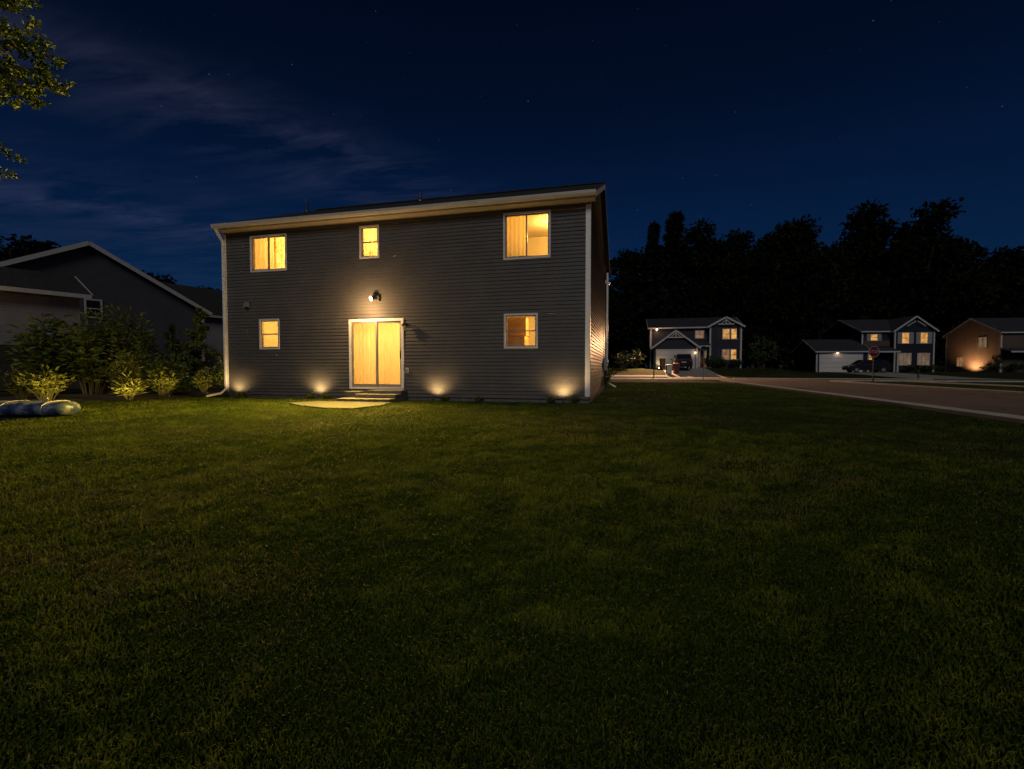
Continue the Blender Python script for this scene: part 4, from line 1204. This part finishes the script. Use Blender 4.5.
# ------------------------------------------------------------------ vehicles
M['car_paint'] = plain('dark_car_paint', (.012, .012, .020), .22, .1)
M['car_paint2'] = plain('black_car_paint', (.013, .010, .011), .22, .1)
M['tyre'] = plain('tyre_rubber', (.012, .012, .012), .85, .1)
M['rim'] = plain('wheel_rim', (.42, .42, .44), .3, .05, metal=.8)
M['tail'] = plain('tail_lamp_red', (.25, .01, .01), .2, .05)
M['headlamp'] = plain('head_lamp_clear', (.5, .5, .5), .1, .05)
def car(name, loc, rz, label, cat, L, W, H, paint, prof, glass_poly):
    """prof: side outline (x from nose, z) of the lower body; glass_poly: the cabin outline above the belt"""
    r = empty(name, loc, rz, label, cat)
    mb = MB()
    n = len(prof)
    rows = []
    for (t, sh) in ((-1, .90), (-.93, .99), (.93, .99), (1, .90)):
        cx = L / 2
        rows.append([((x - cx) * (1 if abs(t) < .95 else .985), t * W / 2, .32 + (z - .32) * (1 if abs(t) < .95 else .95)) for x, z in prof])
    vs = [p for row in rows for p in row]
    fs = [tuple(range(n))[::-1], tuple(range(3*n, 4*n))]
    for k in range(3):
        for i in range(n):
            fs.append((k*n + i, k*n + (i+1) % n, (k+1)*n + (i+1) % n, (k+1)*n + i))
    mb.add(vs, fs)
    # cabin, narrowing to the roof
    zb = min(z for _, z in glass_poly); zt = max(z for _, z in glass_poly)
    def cab(x, z, s, k=0.0): return (x - L/2, s * (W/2 * (.93 - .15 * (z - zb) / (zt - zb)) + k), z)
    g = len(glass_poly)
    mb.add([cab(x, z, -1) for x, z in glass_poly] + [cab(x, z, 1) for x, z in glass_poly],
           [tuple(range(g))[::-1], tuple(range(g, 2*g))] + [(i, (i+1) % g, g + (i+1) % g, g + i) for i in range(g)])
    mb.build('body', paint, r, bevel=.03)
    cxm = sum(x for x, _ in glass_poly) / g; czm = (zb + zt) / 2
    def shrink(x, z, f): return (cxm + (x - cxm) * f, czm + (z - czm) * (f - .06))
    for s in (-1, 1):
        q = [shrink(x, z, .88) for x, z in glass_poly]
        xs = sorted(x for x, _ in q); xa = xs[0] + (xs[-1] - xs[0]) * .52
        MB().add([cab(x, z, s, .012) for x, z in q] + [cab(x, z, s, .0) for x, z in q],
                 [tuple(range(g)), tuple(range(g, 2*g))] + [(i, (i+1) % g, g + (i+1) % g, g + i) for i in range(g)]).build('side_window', M['darkglass'], r)
        MB().box(xa - L/2 - .03, xa - L/2 + .03, s * W/2 * .80, s * W/2 * .935, zb + .02, zt - .12).build('door_pillar', paint, r)
    # windscreen and rear window on the sloping ends of the cabin
    top = [p for p in glass_poly if p[1] == zt]; bot = [p for p in glass_poly if p[1] == zb]
    for (b, t, e, nm) in ((min(bot), min(top), -1, 'windscreen'), (max(bot), max(top), 1, 'rear_window')):
        pts = []
        for f, sg in ((.12, -1), (.12, 1), (.88, 1), (.88, -1)):
            x = b[0] + (t[0] - b[0]) * f; z = b[1] + (t[1] - b[1]) * f
            p = cab(x, z, sg); pts.append((p[0] + e * .015, p[1] * .9, p[2] + .008))
        if e > 0: pts = pts[::-1]
        MB().slab(pts, .012).build(nm, M['darkglass'], r)
    for x in (L * .19, L * .81):
        for s in (-1, 1):
            c = Vector((x - L/2, s * (W/2 - .1), .34)); d = Vector((0, s, 0))
            w_ = MB().tube([c - d * .10, c - d * .09, c + d * .09, c + d * .115], [.30, .34, .34, .30], 20)
            wo = w_.build('wheel', M['tyre'], r)
            rm = MB().tube([c + d * .105, c + d * .122], [.22, .20], 16)
            rm.build('rim', M['rim'], wo)
    for s in (-1, 1):
        MB().box(L/2 - .05, L/2 + .012, s * W/2 * .66, s * W/2 * .90, .82, 1.02).build('tail_lamp', M['tail'], r, bevel=.01)
        MB().box(-L/2 - .012, -L/2 + .08, s * W/2 * .60, s * W/2 * .90, .66, .82).build('headlight', M['headlamp'], r, bevel=.01)
        MB().box(glass_poly[0][0] - L/2 + .25, glass_poly[0][0] - L/2 + .38, s * W/2, s * (W/2 + .18), zb - .02, zb + .12).build('mirror', paint, r, bevel=.02)
    MB().box(L/2 - .03, L/2 + .018, -.26, .26, .72, .84).build('number_plate', M['trim_far'], r)
    return r
suv_prof = [(.0, .45), (.02, .80), (.15, .98), (1.15, 1.08), (4.55, 1.08), (4.62, .95), (4.62, .45), (4.45, .30), (.15, .30)]
suv_cab = [(1.0, 1.07), (1.75, 1.68), (4.25, 1.70), (4.55, 1.07)]
suv_cab = [(1.0, 1.07), (1.75, 1.70), (4.25, 1.70), (4.55, 1.07)]
car('parked_suv', G(6.05, 57.0, .05), R(-90), 'dark SUV parked with its back to the road before the pale garage door', 'car', 4.62, 1.86, 1.72, M['car_paint'], suv_prof, suv_cab)
van_prof = [(.0, .42), (.03, .74), (.2, .90), (1.0, 1.02), (4.72, 1.05), (4.80, .90), (4.80, .42), (4.6, .30), (.15, .30)]
van_cab = [(.85, 1.0), (1.75, 1.62), (4.1, 1.62), (4.72, 1.0)]
car('parked_car', G(29.6, 68.6, .05), R(2), 'black parked car seen side-on in the drive behind the stop sign', 'car', 4.80, 1.84, 1.62, M['car_paint2'], van_prof, van_cab)

# ------------------------------------------------------------------ street furniture
def text_mesh(s, size, name, mtl, parent, loc, rot, depth=.004):
    c = bpy.data.curves.new('lettering', 'FONT'); c.body = s; c.size = size; c.extrude = depth / 2; c.align_x = 'CENTER'; c.align_y = 'CENTER'
    t = bpy.data.objects.new('lettering', c); COL.objects.link(t)
    bpy.context.view_layer.update()
    me = bpy.data.meshes.new_from_object(t.evaluated_get(bpy.context.evaluated_depsgraph_get()))
    bpy.data.objects.remove(t); me.materials.clear(); me.materials.append(mtl)
    o = bpy.data.objects.new(name, me); COL.objects.link(o); o.parent = parent; o.location = loc; o.rotation_euler = rot
    return o
M['stop_red'] = plain('sign_red', (.13, .008, .007), .35, .08)
M['sign_white'] = plain('sign_white', (.36, .33, .32), .4, .05)
def stop_sign():
    s = empty('stop_sign', G(17.95, 40.5), R(14), 'red octagonal STOP sign on a dark post at the street corner', 'stop sign')
    MB().box(-.03, .03, .0, .035, -.3, 2.62).build('post', M['bronze'], s)
    MB().box(-.05, .05, -.004, .05, -.3, .35).build('post_foot', M['black_metal'], s)
    def octa(r): return [(r * math.cos(R(22.5 + 45*i)), 2.25 + r * math.sin(R(22.5 + 45*i))) for i in range(8)]
    MB().prism(octa(.44), lambda a, b, t: (a, t, b), -.012, -.004).build('border', M['sign_white'], s)
    f = MB().prism(octa(.405), lambda a, b, t: (a, t, b), -.016, -.0125).build('face', M['stop_red'], s)
    text_mesh('STOP', .31, 'lettering', M['sign_white'], f, (0, -.019, 2.25), (R(90), 0, 0))
stop_sign()

def eave_floodlight():
    # hangs under the eave at the left front corner of the blue-grey house
    s = empty('eave_floodlight', (3.5, 61.93, 6.0), 0, 'lit floodlight under the eave at the left end of the blue-grey house', 'floodlight')
    MB().box(-.07, .07, -.05, .0, -.10, .10).build('base_plate', M['vinyl'], s, bevel=.01)
    MB().tube([(0, -.05, 0), (0, -.20, -.03)], .03, 8).build('arm', M['vinyl'], s)
    MB().tube([(0, -.16, .03), (.02, -.28, -.03), (.03, -.38, -.08)], [.05, .10, .13], 14).build('lamp_head', M['vinyl'], s)
    MB().tube([(.03, -.381, -.081), (.035, -.42, -.10), (.036, -.44, -.11)], [.125, .11, .05], 14).build('bulb', emit_mat('eave_glow', (1, .62, .22), 9), s, smooth=True)
    light('SPOT', 'eave_light', (.05, -.66, -.14), 13500, (1, .52, .24), s, shadow_soft_size=.12, spot_size=R(150), spot_blend=.7, aim=(.34, -1, -.5))
    light('POINT', 'eave_spill', (.0, -.45, -.22), 22, (1, .62, .28), s, shadow_soft_size=.08)
eave_floodlight()

def sign_post():
    s = empty('street_name_sign', G(6.0, 40.6), R(10), 'slim street name post with two crossed blades by the road mouth', 'street sign')
    MB().tube([(0, 0, -.2), (0, 0, 2.62)], .032, 8).build('post', M['galv'], s)
    MB().box(-.32, .32, -.012, .012, 2.42, 2.60).build('blade', plain('sign_green', (.008, .03, .018), .5, .05), s)
    MB().box(-.012, .012, -.32, .32, 2.63, 2.80).build('blade', plain('sign_green_b', (.008, .03, .018), .4, .05), s)
sign_post()
def bin_(name, loc, label, mtl, h=1.05):
    b = empty(name, loc, R(8), label, 'bin')
    MB().hexa([(-.24,-.27,.06),(.24,-.27,.06),(.24,.27,.06),(-.24,.27,.06)], [(-.30,-.35,h-.1),(.30,-.35,h-.1),(.30,.35,h-.1),(-.30,.35,h-.1)]).build('body', mtl, b, bevel=.02)
    MB().hexa([(-.32,-.38,h-.095),(.32,-.38,h-.095),(.32,.38,h-.095),(-.32,.38,h-.095)], [(-.28,-.32,h),(.28,-.32,h),(.28,.34,h+.03),(-.28,.34,h+.03)]).build('lid', mtl, b, bevel=.02)
    for sx in (-1, 1): MB().tube([(sx*.2, .30, .12), (sx*.27, .30, .12)], .12, 12).build('wheel', M['tyre'], b)
bin_('wheelie_bin', G(4.35, 53.2), 'pale wheeled bin at the kerb in front of the parked SUV', plain('pale_plastic', (.42, .44, .42), .5, .05))
bin_('wheelie_bin', G(5.15, 53.6), 'dark red wheeled bin next to the pale bin', plain('red_plastic', (.10, .022, .02), .5, .05), 1.15)
bin_('wheelie_bin', G(4.05, 58.6), 'brown bin standing beside the pale garage door', plain('brown_plastic', (.14, .08, .03), .5, .05), 1.2)
def mailbox(loc, label, rz=0):
    m = empty('mailbox', loc, rz, label, 'mailbox')
    MB().box(-.05, .05, -.05, .05, -.2, 1.05).build('post', M['bark'], m)
    pr = [(-.1, 1.06), (.1, 1.06), (.1, 1.2)] + [(.1 * math.cos(R(a)), 1.2 + .1 * math.sin(R(a))) for a in range(20, 180, 20)] + [(-.1, 1.2)]
    MB().prism(pr, lambda a, b, t: (a, t, b), -.26, .26).build('box', M['black_metal'], m)
    MB().box(.102, .115, -.1, -.06, 1.15, 1.38).build('flag', M['stop_red'], m)
mailbox(G(2.6, 49.6), 'dark mailbox on a post across from the pale bin', R(180))
mailbox(G(19.6, 47.0) if False else G(25.5, 49.6), 'dark mailbox at the foot of the navy house drive', R(180))

# ------------------------------------------------------------------ the inflatable on the grass
def inflatable():
    m, nt, b = mat('printed_vinyl')
    n = noise(nt, 2.4, 3, .55)
    wv = ramp(nt, n.outputs['Fac'], [(.36, (.012, .03, .10)), (.46, (.035, .065, .15)), (.52, (.20, .23, .30)), (.58, (.05, .09, .18)), (.68, (.012, .028, .09))])
    wv.color_ramp.interpolation = 'LINEAR'
    nt.links.new(wv.outputs[0], b.inputs['Base Color']); b.inputs['Roughness'].default_value = .45
    c = Vector((-13.85, 7.40))
    r = empty('inflatable_float', G(c.x, c.y), math.atan2(.45, 1.83), 'blue and white printed inflatable lying on the grass before the shrub bed', 'inflatable')
    mb = MB(); L, Wd, H = 1.66, .38, .17
    n1, n2 = 44, 14
    vs = []
    for i in range(n1 + 1):
        t = -1 + 2 * i / n1
        e = (1 - abs(t) ** 14) ** (1 / 2.4) if abs(t) < 1 else 0
        e = max(e, .02)
        rib = 1 + .03 * math.cos(i * 2 * math.pi / 5.5) + .022 * math.sin(i * 1.7 + math.sin(i * .6) * 2)
        for k in range(n2):
            a = 2 * math.pi * k / n2
            ca, sa = math.cos(a), math.sin(a)
            x = t * L + .0; y = Wd * e * math.copysign(abs(ca) ** .8, ca) * rib; z = .175 + H * (e ** .5) * math.copysign(abs(sa) ** .75, sa) * rib
            vs.append((x, y, max(.005, z)))
    fs = [(i*n2 + k, i*n2 + (k+1) % n2, (i+1)*n2 + (k+1) % n2, (i+1)*n2 + k) for i in range(n1) for k in range(n2)]
    fs += [tuple(range(n2))[::-1], tuple(n1*n2 + k for k in range(n2))]
    mb.add(vs, fs)
    body = mb.build('body', m, r, smooth=True)
    # welded end ring and seam bands follow the roll
    for x, q in ((L * .80, 1.0), (L * .25, 1.0), (-L * .3, 1.0)):
        ring = [(x, Wd * 1.02 * math.copysign(abs(math.cos(a)) ** .8, math.cos(a)), max(.01, .175 + H * 1.03 * math.copysign(abs(math.sin(a)) ** .75, math.sin(a)))) for a in [2*math.pi*k/28 for k in range(29)]]
        MB().tube(ring, .011, 6).build('seam', M['trim_far'], r, smooth=True)
    MB().lathe((1.1, -.02, .385), [(.03, 0), (.028, .03), (.018, .045)], 10).build('valve', M['sign_white'], r)
inflatable()

# ------------------------------------------------------------------ hedges and bushes across the street
for (u, v, h_, rad, lb) in ((-.6, 57.5, 2.1, 1.5, 'rounded bush at the street, showing past the corner of the lit house'),
                     (1.0, 60.0, 2.4, 1.3, 'clipped dark bush left of the blue-grey house'),
                     (15.4, 61.5, 2.2, 1.0, 'upright dark bush at the right corner of the blue-grey house')):
    shrub(G(u, v), h_, rad, 26, 900, .24, .13, 'leaf_dark', lb, .1, 'bushes round the far houses', 'bush')
for (u, v, h_, rad, lb) in ((10.9, 60.7, 1.3, .8, 'low bush under the lower windows of the blue-grey house'), (9.6, 60.4, 1.6, .7, 'low bush beside the porch of the blue-grey house'), (12.6, 60.8, 1.1, .8, 'low bush at the right of the blue-grey house front'),
                     (37.4, 74.4, 1.0, .9, 'low dark bush under the left ground floor window of the navy house'), (39.6, 74.8, 1.1, .9, 'low dark bush under the right ground floor window of the navy house'),
                     (47.6, 76.4, 1.3, 1.0, 'dark bush at the front corner of the tan house'), (50.2, 76.2, 1.4, 1.0, 'dark bush under the porch of the tan house'), (45.9, 84.5, 1.0, .9, 'low bush along the lit gable wall of the tan house')):
    shrub(G(u, v), h_, rad, 20, 420, .22, .13, 'leaf_dark', lb, .1, 'bushes round the far houses', 'bush')
shrub(G(-1.2, 22.4), 1.5, .55, 22, 500, .15, .08, 'leaf_gold', 'pale green bush at the far corner of the lit house', .1, 'shrubs along the bed beside the house', 'bush')
deciduous(G(44.6, 70.5), 2.6, .6, 420, .13, .08, 'leaf_wood', 'thin young tree on the lawn before the tan house', 'tree', None, 'young_tree', .04, 12)
deciduous(G(16.6, 64.5), 4.6, 1.6, 2200, .30, .18, 'leaf_dark', 'small dark tree right of the blue-grey house', 'tree', None, 'small_tree', .1, 26, .2)

# ------------------------------------------------------------------ the wood behind the houses
TREES = [  # u, v, height, radius, kind, label
 (-7, 84, 21, 5.0, 'd', 'dark tree showing just right of the lit house gable'),
 (-1, 93, 24, 5.2, 'd', 'dark tree nearest the lit house in the wood'),
 (4.5, 90, 26.5, 4.4, 'c', 'tall dark conifer over the left end of the blue-grey house'),
 (8.5, 93, 29, 5.4, 'c', 'tallest conifer above the garage of the blue-grey house'),
 (13.5, 95, 28.0, 5.6, 'd', 'narrow dark tree over the entrance of the blue-grey house'),
 (18.0, 94, 26.5, 5.2, 'd', 'pale-branched tree over the right gable of the blue-grey house'),
 (23.0, 97, 27, 5.4, 'd', 'dark tree in the gap right of the blue-grey house'),
 (6.5, 97, 24.5, 4.6, 'd', 'dark tree filling the gap between the two conifers over the garage of the blue-grey house'),
 (11.5, 98, 25.5, 4.8, 'd', 'dark tree just right of the tallest conifer'),
 (16.0, 99, 25.5, 4.6, 'd', 'dark tree left of the pale-branched tree'),
 (20.8, 99, 25.0, 4.6, 'd', 'dark tree right of the pale-branched tree'),
 (25.6, 101, 26.0, 4.6, 'd', 'dark tree behind the gap right of the blue-grey house'),
 (28.5, 99, 28.5, 5.0, 'd', 'dark tree above the gap between the two middle houses'),
 (33.5, 100, 30.5, 5.4, 'd', 'flat-topped dark tree over the garage of the navy house'),
 (40.0, 102, 28.0, 5.0, 'd', 'dark tree over the left windows of the navy house'),
 (46.0, 104, 32.5, 7.0, 'd', 'largest round-crowned tree, towering over the navy house'),
 (53.0, 104, 32.0, 6.5, 'd', 'broad dark tree right of the largest round crown'),
 (59.5, 105, 27.0, 6.0, 'd', 'lower spreading tree between the navy and the tan house'),
 (67.0, 108, 24.0, 5.5, 'd', 'low dark tree over the tan house gable'),
 (75.0, 110, 23.0, 6.0, 'd', 'low dark tree over the tan house roof'),
 (84.0, 112, 23.5, 6.0, 'd', 'low dark tree at the right edge of the wood'),
 (93.0, 114, 24.0, 6.0, 'd', 'farthest right tree of the wood'),
 (-62, 62, 13.0, 5.0, 'd', 'dark tree behind the wide gabled house, left of its peak'),
 (-62, 48, 14.6, 4.2, 'd', 'dark tree behind the right slope of the wide gabled house'),
 (-48, 80, 13.5, 4.5, 'd', 'dark tree above the roof of the half-hidden house'),
 (-77, 43, 18.6, 5.5, 'd', 'dark tree at the left edge behind the outbuilding'),
 (-20, 88, 17, 4.5, 'd', 'dark tree hidden behind the lit house roof'),
]
protos = {}
def wood_tree(u, v, h, r, kind, label):
    k = (kind, len([p for p in protos if p[0] == kind]) if False else (int(abs(u * 7 + v)) % (3 if kind == 'd' else 2)))
    z = ground(u, v)
    if k not in protos:
        if kind == 'd':
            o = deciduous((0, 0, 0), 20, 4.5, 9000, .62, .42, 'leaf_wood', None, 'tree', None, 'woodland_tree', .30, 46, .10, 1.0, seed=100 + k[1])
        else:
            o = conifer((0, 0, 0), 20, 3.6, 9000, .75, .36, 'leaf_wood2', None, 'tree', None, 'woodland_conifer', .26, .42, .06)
        protos[k] = o
        o['_r'] = 4.5 if kind == 'd' else 3.6
    else:
        o = copy_tree(protos[k])
    o.location = (u, v, z - .1); o.rotation_euler = (0, 0, (u * 37 + v) % 6.28)
    br = 4.5 if kind == 'd' else 3.6
    o.scale = (r / br, r / br, h / 20)
    tag(o, label, 'tree', 'trees of the dark wood behind the houses')
for t in TREES: wood_tree(*t)
for o in protos.values():
    if '_r' in o: del o['_r']

# the understorey of the wood, one mass
def understorey():
    P = []; D = []
    k = 70000
    u = rng.uniform(-30, 120, k); v = 88 + u * .16 + rng.uniform(0, 16, k) + 5
    ridge = 17 + 3 * np.sin(u * .31) + 3 * np.sin(u * .83 + 1) + 2 * np.sin(u * 2.1)
    z = rng.uniform(0, 1, k) ** .8 * ridge + .4
    P = np.stack([u, v, z], 1); D = rng.normal(size=(k, 3))
    cs, fs = leaf_quads(P, D, 1.1 * rng.uniform(.6, 1.4, k), .8 * rng.uniform(.7, 1.3, k))
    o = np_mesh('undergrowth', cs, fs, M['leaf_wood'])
    tag(o, 'dense black undergrowth filling the wood behind the far houses', 'undergrowth', kind='stuff')
understorey()

# ------------------------------------------------------------------ grass blades
def vnoise(x, y, s, seed):
    g = np.random.default_rng(seed).uniform(0, 1, (128, 128))
    X, Y = x * s + 1000, y * s + 1000
    xi, yi = np.floor(X).astype(int), np.floor(Y).astype(int)
    fx, fy = X - xi, Y - yi
    fx = fx * fx * (3 - 2 * fx); fy = fy * fy * (3 - 2 * fy)
    q = lambda a, b: g[a % 128, b % 128]
    return (q(xi, yi) * (1 - fx) + q(xi + 1, yi) * fx) * (1 - fy) + (q(xi, yi + 1) * (1 - fx) + q(xi + 1, yi + 1) * fx) * fy

def in_poly(x, y, poly):
    c = np.zeros(len(x), bool); n = len(poly)
    for i in range(n):
        x0, y0 = poly[i]; x1, y1 = poly[(i + 1) % n]
        cond = (y0 > y) != (y1 > y)
        c ^= cond & (x < (x1 - x0) * (y - y0) / ((y1 - y0) or 1e-9) + x0)
    return c

def grass():
    rs = np.linspace(.7, 34, 400)
    rho = np.where(rs < 2.5, 14000.0, 14000 * (2.5 / rs) ** 1.5)
    half = R(66)
    cdf = np.cumsum(rho * rs) * (rs[1] - rs[0]) * 2 * half
    N = int(cdf[-1])
    r = np.interp(rng.uniform(0, cdf[-1], N), cdf, rs)
    a = rng.uniform(-half, half, N) + R(90 + 14)
    x = r * np.cos(a); y = r * np.sin(a)
    # tufts: pull blades toward nearby clump centres
    keep = ~((x > HX - WID - .02) & (x < HX + .02) & (y > HY - .03) & (y < HY + DEP))
    keep &= ~((x > 6.9) & (x < 15.1) & (y < 40)) & (y < 41.2)
    keep &= ~((x > 20.15) & (x < 21.65))
    keep &= ~in_poly(x, y, pq)
    keep &= ~((x > -8.45) & (x < -6.68) & (y > 12.15) & (y < HY))
    keep &= ~((x < -15.2) & (y > 10.6)) & ~((x < -16.6) & (y > 9.4))
    keep &= ~((np.abs((x + 13.85) * .971 + (y - 7.42) * .239) < 1.66) & (np.abs(-(x + 13.85) * .239 + (y - 7.42) * .971) < .42))
    thin = vnoise(x, y, .7, 21) * .5 + vnoise(x, y, 2.2, 22) * .3 + vnoise(x, y, 7.5, 23) * .2
    keep &= rng.uniform(0, 1, N) > np.clip((thin - .52) * 3.2, 0, .82)
    x, y, r = x[keep], y[keep], r[keep]
    N = len(x)
    big = vnoise(x, y, .45, 1) * .6 + vnoise(x, y, 1.1, 2) * .4
    med = vnoise(x, y, 2.6, 3) * .55 + vnoise(x, y, 6.0, 4) * .45
    fine = vnoise(x, y, 14, 5)
    h = (.010 + .034 * med * (.5 + big) + .018 * fine * big) * rng.uniform(.55, 1.35, N) * (1 + r * .012)
    wd = .0023 * (1 + r / 7.0) * rng.uniform(.7, 1.3, N)
    z = np.interp(y, np.linspace(-8, 50, 600), [ground(0, q) for q in np.linspace(-8, 50, 600)])
    # lean: a common comb direction per patch and a random part
    la = vnoise(x, y, 1.6, 6) * 12 + rng.normal(0, 2.0, N)
    lean = np.abs(rng.normal(.55, .38, N)) + .25 * (1 - med)
    dx, dy = np.cos(la) * lean, np.sin(la) * lean
    yaw = rng.uniform(0, 2*math.pi, N); wx, wy = np.cos(yaw) * wd, np.sin(yaw) * wd
    b0 = np.stack([x - wx, y - wy, z], 1); b1 = np.stack([x + wx, y + wy, z], 1)
    mx = x + dx * h * .35; my = y + dy * h * .35; mz_ = z + h * .62
    m0 = np.stack([mx - wx * .8, my - wy * .8, mz_], 1); m1 = np.stack([mx + wx * .8, my + wy * .8, mz_], 1)
    tp = np.stack([x + dx * h, y + dy * h, z + h * (1 - .18 * lean)], 1)
    # tint: dark green to olive, dry straw in patches
    t = np.clip(.10 + .75 * (big - .36) + 1.25 * (med - .46) + .55 * (fine - .5) + rng.normal(0, .13, N), 0, 1)[:, None]
    c = np.array([.030, .060, .006]) * (1 - t) + np.array([.130, .165, .024]) * t
    dry = (rng.uniform(0, 1, N) < (.02 + .5 * np.clip((vnoise(x, y, .9, 9) * .6 + vnoise(x, y, 3.1, 10) * .4 - .52) * 3, 0, 1)))[:, None]
    c = np.where(dry, np.array([.135, .135, .07]) * rng.uniform(.5, 1.1, (N, 1)), c)
    near = r < 9
    # near blades: quad + tip triangle as three triangles; far blades: one triangle
    i = np.flatnonzero(near); n1 = len(i)
    co1 = np.stack([b0[i], b1[i], m1[i], m0[i], tp[i]], 1).reshape(-1, 3); k = np.arange(n1) * 5
    f1 = np.concatenate([np.stack([k, k+1, k+2], 1), np.stack([k, k+2, k+3], 1), np.stack([k+3, k+2, k+4], 1)])
    root = np.array([.45, .5, .45])
    col1 = np.stack([c[i], c[i], c[i], c[i], c[i]], 1).reshape(-1, 3)
    j = np.flatnonzero(~near); n2 = len(j)
    co2 = np.stack([b0[j], b1[j], tp[j]], 1).reshape(-1, 3); k = np.arange(n2) * 3 + len(co1)
    f2 = np.stack([k, k+1, k+2], 1); col2 = np.repeat(c[j], 3, 0)
    o = np_mesh('lawn_grass', np.concatenate([co1, co2]), np.concatenate([f1, f2]), M['blade'], colors=np.concatenate([col1, col2]))
    tag(o, 'short tufted green lawn grass with drier straw patches', 'grass', kind='stuff')
    print('blades', n1, n2)
grass()
